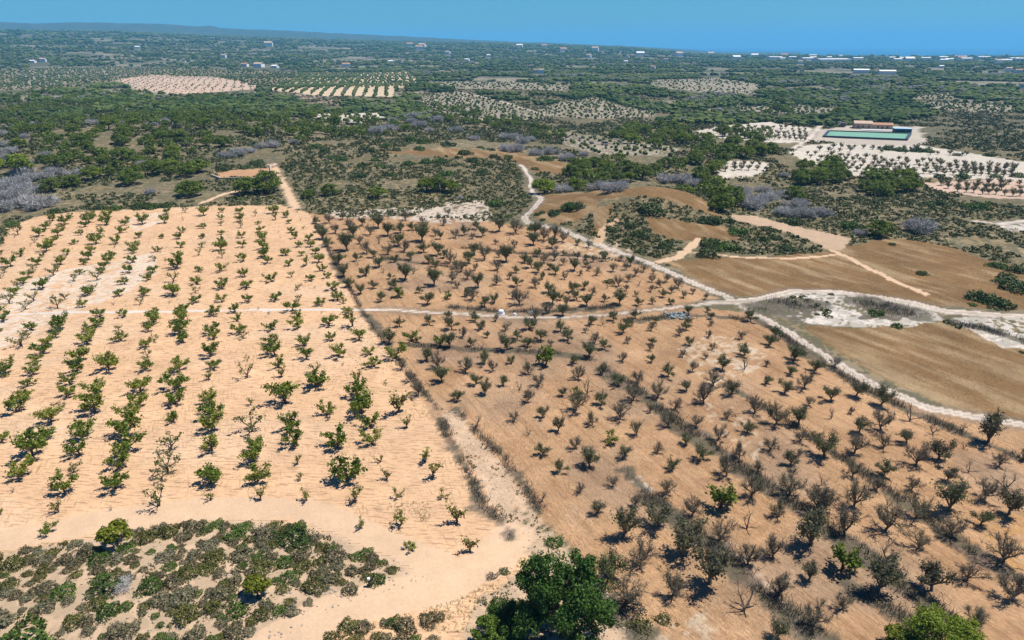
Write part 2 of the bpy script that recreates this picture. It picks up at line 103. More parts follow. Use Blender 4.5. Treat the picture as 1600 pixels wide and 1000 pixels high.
PINE = [(float(a[0]),float(a[1]),float(a[2])) for a in (e.split(",") for e in """-180.7,280.4,7.9;-159.1,285.3,10.1;-124.9,264.2,10.4;-142.8,301.8,8.4;-210.4,318,10;-218.8,304.7,13.6;-183.4,271.1,7.6;-188,334.9,9.3;-224.5,364.7,10;-179.5,294,7.7;-177.1,301.8,6.7;-158.7,304.4,8.5;-154.6,311.7,8.7;-141.8,310.8,8.7;-180.6,381.4,9.1;-189.8,380.4,7.6;-211.8,384.1,9.1;-251.8,356.4,7.2;-240.9,368.7,7.4;-235.6,411.7,11.2;-227.4,423.5,8.5;-232.7,393,6.4;-212.6,350.3,6.4;-204.7,342.9,6.3;-182,350.7,7.1;-168.2,345.6,7.6;-247.6,396.4,8.7;-180.5,315.8,6.4;-167.2,305.7,6.8;-222.2,327.4,5.4;-104.2,267.6,10.6;-96.2,271,11.7;-71.2,266.5,7;-51.8,261.9,7.2;-78.1,260.5,4.9;-140.9,310.8,9.2;-34.3,272.9,7.7;-29.3,273.8,8.2;-24.5,271.6,6.6;12.4,264.4,9;69.4,224.5,8.1;113.5,205.3,7.5;113.6,271.1,7.7;133.2,370.9,8.2;122.5,363,8.7;32.1,319.2,7.1;40.1,338.4,7.5;54.7,327,9.1;60.5,317.8,8.9;41.6,319.3,6.5;-117.1,398.1,7;-450,656.3,7.4;-185.9,426,8.5;-132.1,455.8,6;-301.1,736.7,6;-230.5,532.9,6.4;-414.8,618.8,8;-546.4,914.9,5.5;-566.2,802.6,6.6;-520.4,779,8.5;-402.1,696.5,9.1;-298.1,517.6,6.4;-499.7,743.5,9.5;-343.6,583.1,5.6;-509,769,9.2;-499.5,836.8,6.3;-344.7,623,8.2;-256.5,629.6,6.5;-391.6,801.6,8.4;-189,548.2,8;-432.5,621.5,8.3;-223.9,506.5,9.2;-244.9,678.4,5.5;-297.1,480.6,7.9;-398.4,716.4,8.2;-154.1,540.1,8.7;-311.8,647.6,5.9;-332.6,744.8,8.1;-203.9,433.3,8.4;-279.9,729.3,6.8;-351,720.1,6.1;-381.9,697.1,7.5;-516.9,828.7,6.6;-402.8,678.6,9.3;-159,581.5,8.6;-248.7,551.8,5.8;-272.2,668.3,9.3;-287.6,699.1,5.8;-384.2,589.1,6.1;-322.9,579.4,6.4;-429.7,616.2,5.8;-259.1,596.2,6.3;-177.6,477.6,6.2;-426.3,694.8,7;-247.3,692.3,8.2;-515.3,786.2,6.3;-304,531.8,6.3;-305.9,608.7,6.6;-568,797,6.8;-253.8,619.2,9;-379.3,565.2,8.7;-153.2,369.9,8.7;-222,589.8,6.3;-296.1,628.7,6.4;-162.4,371.3,6.1;-550.5,835.2,6.1;-213,411,6.3;-108.4,420,7.6;-128.5,410.8,6.8;-415.4,690.1,7.1;-498.5,708.8,7.1;-259.6,488.1,7.3;-446.1,780.3,7.2;-386.6,772,5.9;-273.2,473.3,8.9;-331,524.1,8.5;-158,414.1,7.7;-166.1,590.1,8.7;-312.2,685.6,7.4;-198.9,567.4,5.7;-555.3,863.4,7;-260.3,587.3,7;-232.6,613.1,9.2;-515.4,731.1,6.3;-80.1,548.7,6.4;-337.3,500,8.2;-210.2,428.2,6.1;-246.8,588.5,9.4;-179,576.2,5.6;-311.4,540.1,5.7;-539.2,869.2,7.1;-556.3,912.8,5.9;-316.7,571.5,7.3;-139.6,458.8,5.5;-300.9,622,7.4;-383.8,705.1,8.1;-111,514.7,6.9;-155,464.6,5.7;-281.9,477.4,5.6;-219,359.1,6;-415.7,781.3,7.4;-439.2,817.2,6.6;-231.6,501.5,5.6;-264.1,468.8,6.8;-488.3,755.6,6.9;-354.5,594.9,8.3;-522.7,818.5,6.8;-281.9,619.3,8.9;-289.3,544.3,8.3;-260.9,570.6,5.8;-525.2,760.6,9;-474,808.2,6.4;-380.7,615.7,8;-390.8,686.1,7.9;-309.8,500.6,5.6;-212,514.2,9.1;-435.7,759.6,5.6;-119.5,473.6,9.4;-298.7,566.1,5.5;-225,662.1,8.1;-439.2,703.3,9;-490.2,709.7,8.3;-363.3,585.3,7.2;-273,717.8,8;-204.6,367.1,7.1;-458.9,748.1,8.7;-262.2,393.2,8.3;-384.9,605.3,7.9;-197.5,380.5,6.7;-298.9,555.2,5.7;-271.7,554.8,7.9;-331.7,542.6,8.2;-427.6,629.3,8;-454.4,729.7,5.6;-163,333.3,8.3;-380.7,640.1,5.6;-350.2,613.2,5.7;-225.9,634.7,5.6;-375.6,797,6.9;-247.2,711.5,5.6;-563.3,791.7,6.8;-121.7,419.1,8.4;-69.7,460.2,6.8;-437.6,612,6.3;-236.3,404.2,5.9;-125,448.1,5.5;-270.7,412,6.1;-332.4,679,9.3;-452.8,671.2,6.2;-183.1,581.4,7.1;-423.9,600.1,7.8;-305.8,757.9,9.2;-347.1,771.7,7.2;-423.2,661.1,8.6;-324,669.6,6;-442.1,827.4,7.7;-377.7,707.3,6.1;-549,773.8,7.4;-275.8,400.7,8.1;-264.4,697.2,6.1;-341.2,719.3,8.9;-208.7,371.8,7.8;-146.2,402.5,8.3;-93.8,453.3,5.7;-359.1,703,7.8;-325.5,742.3,6.9;-324.2,651.7,9;-292.9,727.4,6.8;-122.8,488.9,7.7;-516.2,791.9,6.5;-542.6,760.1,6.8;-523.1,791.2,5.7;-352.9,493.5,7.3;-409.7,816.5,7.2;-283.4,630.2,6.3;-166.6,314.7,5.8;-230.7,345.9,5.1;-211.6,338.4,6.1;-147.3,316.5,5.5;-151.9,306,5.6;-175.7,326.3,6.6;-193.1,327.3,5.4;-167.6,322.9,6;-196.1,333.4,5;-199,325.5,5;-33.7,615.2,7.5;-39,588.1,7.3;17.6,514.2,5.2;-13.7,513.4,5.3;16.8,504.3,8.6;-30.8,624.2,6.4;15.3,480,5.8;14.4,440.2,6.8;-65.2,589.5,7;-81.9,605.8,6.2;-51.7,637.6,7.9;-53.2,592.6,5.3;-26,540.3,6.4;-4.5,483.5,5.8;31.6,444.4,6;-81.3,639,5.9;-3,536.1,8.3;-48.2,549.7,8.2;-18.5,535.8,7.3;-12.4,524.2,6.3;22.7,499.2,6.1;-14,570.7,5.4;-35,606.8,5.1;-79.9,612.2,8.5;101.5,429.3,8.7;65.6,452.7,7.3;83.7,485.1,8.3;115.3,505.3,8.6;92.3,434,8.6;86,497.4,9.8;107.7,452.9,7.6;74,446.6,9.7;87.9,425.3,8.6;90.1,474.2,8.1;80.9,395.3,9.3;98.8,459.2,9.6;110.8,432.3,7.7;100.6,412.6,9.7;70.9,416.6,9.9;108.4,516.1,9.4;93.4,309.6,6;106.4,349.1,8;25.8,271.2,7.1;80,265.9,6;34,326.3,7.9;84.4,342.7,6.1;40.7,305.4,7.4;87,279.9,6.6;68.7,327.8,7.7;71.5,277,6;47.7,307.8,7.2;26.6,311.9,7.8;92.2,345.8,7.9;45,330,7.6;93.6,355,7.1;99.1,336.2,7.3;100.3,370.7,6.2;74.8,338.8,7.7;77.8,236.3,8.8;53.7,311,6;88.2,322.4,8.6;32.6,301,8.1;88.7,314.6,6.8;105,383.1,8;73.3,289.9,6.5;96.7,330.1,7.1;121.1,385.6,7.2;135.7,393.2,9.2;141,379.3,9.6;148.7,422,8.2;137.4,459,9.7;149.6,433,9.2;132,413.4,8.8;120.4,431.9,8.7;148.8,448.5,7.2;125.8,399.8,9.9;113.2,371.4,8.5;149.6,466.8,9.9;144.1,323,8.1;140.8,332.5,8.5;140.2,314.8,9.3;150.6,332.6,7.9;135.6,321.3,8.8;149.3,316.4,8;157.2,339.1,9.8;132.2,313.3,7.7;154.1,321.6,8.3;168.3,305.6,7.5;154.5,297.5,8.1;153.5,283,9.8;171.5,317.6,8.2;162.2,296.2,7.5;177.5,310.9,9;163.9,289.9,8.1;183.3,318.3,7.1;171.2,292.4,8.1;301.7,803,9.2;320.1,840.8,7.9;301.1,708.9,7.8;299.6,835,9.5;246.8,643.7,7.3;282.4,616.9,10.4;266.3,694.2,7.3;252.5,664.2,7.3;283.5,752.6,9.8;324.2,770.9,8;243.9,655.5,10.8;227.1,629.6,7.9""".split(";"))]
BUSH = [(float(a[0]),float(a[1]),float(a[2])) for a in (e.split(",") for e in """21,226,7.7;14.1,224.1,4.3;10.1,219.4,2.1;30.8,205.7,4.3;38.3,201,5.8;44.4,191,4.8;48.1,189.4,2.2;35.7,187.3,2.2;37,207.7,5.2;45,217.3,9.1;64,212.1,5.7;60.8,212.3,4.5;57.7,193.4,6.4;62,190.4,7;54.8,184,6.4;69.3,204.8,6.7;55.5,212.3,3.6;33.8,196.3,2.7;26,185.9,2.9;75.5,198.6,4.2;79.6,200.2,3.5;69,205.3,5.1;80.1,209.7,5.2;63.2,211.9,5.3;69.5,213.9,4.1;79.1,190.4,5.2;112.4,195.6,2.3;92,218.7,6.3;109,216.3,7.5;169.7,323,7.2;174.7,323.5,6.6;105.8,167.9,3.2;107.3,147.6,6.1;109.6,146.1,6;109.8,143.8,5.9;103.6,143.8,2;80,139.7,3.9;80.9,132.5,2.6;121.3,155.9,7.2;124.7,163.5,4.9;129.5,174.2,5.2;98.4,119.8,1.4;75.3,151.7,1.5;131.9,170.1,5.1;121.9,161.4,3.9;156,253.7,6.1;159.7,252.6,6.1;167.7,247.2,6.7;171.3,246.2,6.7;226.3,389.5,7.5;231.8,387.8,7.5;218.4,391,8.1;213.8,396.6,8.2;239.6,374.3,5.2;186.5,319.8,6.7;205.7,313.4,6.6;230.5,312.8,6.6;197,316.4,5.3;256.2,372.7,6.2;220.1,312.8,5.2;-28.9,304.1,7.9;-13.1,306.6,6.3;-5.6,246.2,7;4.2,260.4,3.4;10.8,324.2,4.5;-16.3,262.6,2.5;-53.8,305.8,4;-18.9,340,6.3;-34.8,336,7.5;-57.5,393.4,7.9;-49.4,385.9,7.8;-34.9,381.2,9.1;-24.4,358.7,7.9;-48.4,365.9,6.7;-67,372.9,5.5;-59.9,362.4,5.3;-49.8,332.1,6.8;-41.6,335.5,6.8;-9.1,354.2,5.9;-10.6,373.5,3.4;-17.4,380.1,4.2;-2,354.6,5.2;-1.1,227.3,2.6;10.1,219.4,1.9;14,222.9,4.2;10.3,226.8,2.6;19.1,226.5,6;-11.6,330.8,4.9;6.9,212.1,4.9;17,353.1,9.1;-17.1,330.3,4.3;8.6,225.5,2.6;-90.9,372.9,4.8;-71.7,357.9,6.6;-95.1,354.4,6.5;-102.5,365.3,8;-88,340.7,5.7;-70.4,327.6,6.1;-67,339.1,5;-61.6,325.6,5.4;-67.2,303.1,6.8;-53.8,305.8,4.6;-82.5,338.6,5.6;-121,328.4,8.5;-123.8,319.4,5.9;-131.6,313.6,7;-103.7,322.5,4.2;-88.3,331.4,3.7;-82.8,377,5.5;-66.7,371.1,5.4;-86.1,300,4.5;-134.3,243.3,6;-129.9,243.8,6;-126.5,246.3,5.6;-142.1,241.6,5.5;-148.3,242.9,5.1;-162.5,218.2,4.2;-160.7,236.8,4.5;24.3,161.5,3.1""".split(";"))]
GREY = [(float(a[0]),float(a[1]),float(a[2])) for a in (e.split(",") for e in """-142.6,267.4,3.8;-229.8,362.3,6.6;-227.1,337.4,5.6;-313.7,444.3,5.6;-267,384,4.9;-288.1,397.2,6.5;-261.8,362.6,6;-248.4,345.3,7;-241.5,329.2,6.7;-201.2,302.6,6.8;-201,295.2,6.1;-203.7,292.5,6.6;-205.3,287.5,7;-206.7,282.4,6.9;-208.6,279.8,6.3;-191.1,257.7,7.3;-180,238.2,7.2;-179.3,244.5,7;-171,242.5,9.2;-171.4,251.1,5.2;-188.7,262.1,6.4;-191.7,302.8,6.2;-332.1,508.1,6.4;-309.1,459.6,5.8;-266.7,442,6.4;-260.6,441.1,6.4;-240.4,434.9,6.3;-221.2,434.2,6.3;-218.5,446.8,6.5;-202.9,426.9,6.2;-225.4,324.9,3.6;-172.3,321.8,4.8;-143.6,344.5,6.4;-139.8,344.5,5.1;-137.4,350.3,7.1;-133.7,356.4,5.2;-132.3,367.9,4.7;-126.6,369.2,7.4;-118.4,380.5,4.9;-85.8,444.5,8.1;-83.2,462.5,8.4;-90.7,539.1,6.8;-84.9,453.4,7.4;-82.4,467.6,7.6;-73.7,466.3,6.8;-85.2,554.4,8;-76.9,567.7,11.3;-65.8,503.6,8.2;-75.6,528.5,7.7;-54.5,468.1,5.1;-57.9,552.2,9;-37.7,471.2,7.7;-23,419.2,5.4;-4,438.2,7.2;2.4,436.2,6.4;6.8,412.1,6.8;10.9,427.2,6.2;-2.8,374.2,6.9;2.1,374,7.6;12.2,366.9,6.8;20.6,372.9,7.5;28.2,354.7,6.5;20.4,271.2,5.6;-19.6,259.5,2.4;20.4,265,5.5;27.7,290.2,6;31.5,243,5.9;35,236,6.6;38.4,238.2,4.9;38.1,369,4.8;28.7,352.9,6.5;70.4,314.2,8.2;77.7,315.2,7.1;81.6,309.2,6.9;87.8,264.3,6;97.4,292.6,7.2;85.4,246.9,6.5;89.7,247,6.5;102.6,270.5,6.1;93.1,230.7,6.1;96.3,229.9,6.1;100.4,229.2,6.1;106,234.1,5.8;107.5,232.2,4.9;110.5,300.1,5.6;128.4,325.2,4.8;108.6,207.5,3.2;106.9,250.9,4.8;128.3,211.3,9.1;91.4,289.2,6.3;87.9,278.6,7.1;98.5,262.9,6.8;109.1,279.1,6.1;93.7,280.2,8.1;83.1,235.5,8.1;104.4,247.6,6.9;95.9,287.1,7.2;-195.9,273,7.5;-201.4,271.7,7.9;-231.6,316.8,7.4;-191.6,266.1,8;-214.8,302.2,8.9;485.9,991.4,11;439.6,854.2,10.4;379.3,862.5,9.2;440.3,930.2,9.4;458.4,890,10.4;418.4,1077,9;434,984.3,8;505.4,1123.1,11.2;360.2,835.8,8.3;391.1,830.4,11.5""".split(";"))]
SPEC = [(float(a[0]),float(a[1]),float(a[2]),a[3]) for a in (e.split(",") for e in """-46.3,64.4,3.5,lone;-47.7,50.3,5.3,dark;-43.1,56.6,3.5,dark;-41.4,56.7,2.7,deadwood;-26.6,55.6,2.9,lone2;-26,65.4,4.6,dark;-33.3,66.1,2.6,green;-24.5,65.1,2,dark;-29.2,68.2,2,olive;4.9,51,9.9,bigpine;0.4,51.5,6.6,sidepine;3.5,55.5,4,dark;-1.8,50,4.1,bright;5.1,65.4,2.4,dark;13,52.1,2.4,olivebush;15.4,53.1,2,olivebush;16.7,52.5,0.6,olivebush;11,58.3,2,olivebush;12.4,54.7,3.1,greybush;-0.9,60.4,1.4,dark;-2.3,59.6,1.4,greybush;41.8,49.1,8.4,yellow;37.8,49.8,3.9,yellow2""".split(";"))]
SCRUB = [(float(a[0]),float(a[1]),float(a[2])) for a in (e.split(",") for e in """-52.9,53.3,1.9;-30,49.2,1.9;-38,60,1.7;-61.3,61.7,1.7;-30.5,55.4,2.2;-33,53,2.6;-40.7,59.5,1.1;-24.1,58.3,2.3;-41.1,53.4,2.4;-58.9,57.5,1.4;-51.4,64.6,1.9;-44.9,61.3,2.3;-42.8,52.3,1.5;-36.3,68.5,2;-23.5,65.8,1.6;-39.1,65.8,2.2;-44.1,52.4,2.2;-49,53.9,1.2;-30.8,61.9,2.7;-35.3,58.5,2.6;-56.1,60.7,2.9;-43.5,65.5,2.5;-50.3,53.9,0.9;-50.8,55.5,1.6;-38,68.9,1;-49.2,59.6,1.3;-36.2,50.4,1.5;-30,60.2,1.3;-44.2,49.7,1.5;-24.4,56.5,1.6;-54.8,63.2,1.5;-44.7,64.5,1.3;-59,61.8,2.2;-21.6,59,1.5;-56.5,54.4,1.9;-20.2,62.2,2.8;-45.6,49.6,1;-48.6,53.1,1.2;-26.7,49.9,1.7;-37.9,51.4,2.2;-49.4,63.8,1.7;-51.5,58.6,1.6;-53.4,59.3,1.2;-26.2,52.4,1.3;-37.5,53.2,1;-21.2,54.9,1.2;-20.8,59.8,1.4;-39.4,49.6,2.1;-24.1,61.9,2.4;-19.2,59.1,1.1;-33.6,61.4,2.6;-47.9,54.2,1.9;-53.1,63,1.7;-53.3,51,1.1;-23.3,60.2,2.4;-47.3,56.1,2.7;-50.6,61.4,1.9;-60.1,60.2,2.4;-21.4,57.1,2.6;-31.1,65.3,1.6;-35.4,65.6,1.2;-52,59.8,1.7;-48.2,66,1.3;-26.5,57,1.1;-29.5,52.9,0.9;-18.4,57.9,1.2;-60.4,61.8,1.3;-54.2,57.5,2.2;-46.7,60.1,1.1;-19.6,60.4,1.7;-29.7,57.6,1.5;-29.1,52.2,1.4;-51.4,52.7,2.6;-48.1,63.7,0.9;-19.8,58.2,2.3;-27.8,65.8,1.1;-38.4,56.6,2.8;-39.2,51.2,2;-39.3,61.8,2.4;-18.7,54.9,2.8;-34,67.9,0.9;-36.4,57.2,2.4;-42,51.3,1.4;-27.4,61.8,1.7;-26,67.9,2.1;-33.4,49.4,2.6;-49,61,2.3;-17.3,56.8,1.9;-52.3,50.5,1.7;-42,60.3,1.2;-28,49.2,2.7;-23.9,53.8,1.6;-58.5,60.5,1.9;-54.5,55.7,1.3;-44.9,63.4,2.2;-26.1,51.3,1.4;-34.1,55,2.7;-43.4,63.1,1;-32,58.3,1.1;-39.1,58.8,1.1;-20.9,63.8,1.1;-55.4,64,1;-28.7,61.5,1.8;-30.7,57.1,1.6;-37.7,54,1.4;-50.5,50,1.3;-30.3,59,1;-33.6,59.5,2.4;-54.6,61.3,1.3;-35.7,60.2,1.6;-38,63,1.1;-48.8,62.6,2.6;-51.4,50.6,0.9;-42.9,61.3,1.8;-28.4,66.6,1.4;-36.1,52.9,1;-22,52.7,1.7;-34.7,62.3,1.5;-29.6,56.3,1.1;-32.5,68.7,1.2;-22.2,64,1.9;-35.1,51.9,0.9;-38.4,58.3,1.5;-44.8,48.8,2;-31.6,63.9,1.5;-40.2,68.6,1.4;-38.4,49.1,1;-53.6,52.3,1.1;-28.5,57.3,0.9;-27.6,59.6,2.8;-30.1,53.2,1.1;-41.4,66.7,2.6;-31.9,54.4,1.1;-36.9,58.7,1.1;-24.2,63.2,1.1;-20.8,58.3,1;-33.7,63.3,0.9;-55.7,53.4,1.6;-49.2,56.6,2.1;-57.8,55.4,1.4;-32.8,64.7,1.4;-49.3,52.1,1;-57.3,59.1,2.5;-41.4,49.3,2.2;-33,55.7,1.2;-42.8,68.3,1.2;-57.4,56.5,0.9;-36.3,59.5,1.1;-53.5,56.2,1.8;-43.5,59.3,1.3;-33.6,56.2,1;-37.1,67.3,1.8;-23.4,51.4,2.2;-43,67,2;-27.6,51.3,2.1;-50.1,57.6,1.1;-29.7,66.1,2.7;-28.1,53.6,2.3;-28.6,50.8,0.9;-45.6,59.4,1.6;-46.7,61.5,2.7;-30.8,63.2,1.2;-21.7,61.1,1.7;-20.2,52.8,1.4;-40.3,50.7,1;-38.7,67.8,2.7;-23.2,54.9,1.2;-30.7,54,1.9;-46.4,66.8,1.7;-25.6,60.8,2.3;-27.4,67.4,2.2;-21.5,63.3,1.2;-23.2,57.5,1.2;-45.2,66.9,1.7;-35.2,68.2,1.7;-42.8,54.4,1.9;-31.1,50.8,2.2;-29.3,64.6,2;-55.8,59.1,1;-27.2,60.7,1.1;-27.9,57.8,1.2;-35.3,64.1,2.4;-22.6,53.7,1.7;-25.6,63.2,1;-32.1,59.1,1.4;-51,59.8,0.9;-28.8,59,1.3;-31.5,53.4,1;-36.9,60.9,1;-35.4,53.9,1.2;-52.8,64.8,1;-28.4,63.4,1.3;-41.3,58,1.4;-42.9,49.1,1.8;-51.2,48.7,2.2;-41.1,68.4,1.1;-25.4,54.3,1.5;-35.1,67.2,0.9;-54.9,54.3,1.9;-44.5,56.2,1;-47.7,58.8,1.5;-55,52.3,1.2;-56.5,63.5,1.6;-25.5,53.3,1.8;-53.7,54.3,1.2;-34.7,60.3,0.9;-31.6,55.8,1.5;-36.4,54.8,2.4;-47.2,62.9,1.1;-56.1,56.6,1.3;-31.6,63.1,0.9;-44.4,57.9,2.1;-39.6,54,1.5;-37.6,66.5,1;-33.5,50.7,1.2;-52.2,55.9,1.5;-29.3,55.2,1.2;-53.2,61.5,2.2;-31.3,67.2,0.9;-42.2,58.6,1.4;-44.7,51.1,0.9;-52.3,61.2,1;-25.3,49.8,2.8;-46.1,54.9,1.4;-56.9,57.9,1.2;-49.8,51,1;-34.5,50.5,1.4;-52,57.7,1.2;-39.5,63.4,1.4;-39.9,64.1,0.9;-19.9,56.9,0.9;-28,64.3,1.7;-25.4,57.7,1.4;-23.4,64.7,0.9;-20.5,56.1,0.9;-34.6,65.5,1.1;-36.1,62,2;-50.5,56.6,1.7;-52.3,51.8,1;-35,66.5,1.1;-34.6,53.3,1.1;-36.5,64.6,1.4;-28.9,62.9,1;-52.6,62.3,0.9;-35.3,55.2,0.9;-35.2,56.1,1;-24.5,60.5,1;-54.7,53.5,1;-58.5,59.4,1.1;-22.7,64.7,0.9;-43.6,62.1,0.9;-44,55.4,0.9;-32.9,67.6,2.4;-38.7,64,1;-55.3,62.2,1.3;-44.3,54.1,1;-51.2,60.6,0.9;-20.5,54.6,0.9;-29.3,50.3,1.6;-41.6,62.9,1.2;-37.9,61.7,1.2;-49,55.5,1.6;-15.9,60.7,1.6;-15.8,58.9,1.5;-14.7,58.4,2;-16,62.2,1.6;-13.7,57.1,1.6;-15.2,61.5,1.1;-16.8,63.2,1.7;-14.5,61.4,1.2;-17.7,59.7,1.7;-17.9,62.3,1.7;-15.4,56.2,2;-16.5,59.9,1.3;-13.4,60.2,1.5;-16.9,61.9,1.2;-11.9,52.7,1.8;-14.9,52.1,1.9;-13.4,51,1.4;-7.4,53.6,1.3;-16.5,52.1,2.3;-9.6,50.8,1.4;-7.8,50.6,1.5;-10.7,52.3,2.2;-10.9,50.4,2.1;-17.8,50.6,1.8;-15.1,51.1,1.2;-15.8,50.5,1.3;-12,50,1.3;-12.5,51,1.3;-8.5,53.1,2.1;-12.9,52.7,1.2;-8.8,58.9,0.5;-8.2,59.4,0.6;-12.6,57.6,0.6;-8.6,58.1,0.5;-9.1,58.4,0.8;-11.4,56.6,0.4;-9.7,57.2,0.4""".split(";"))]
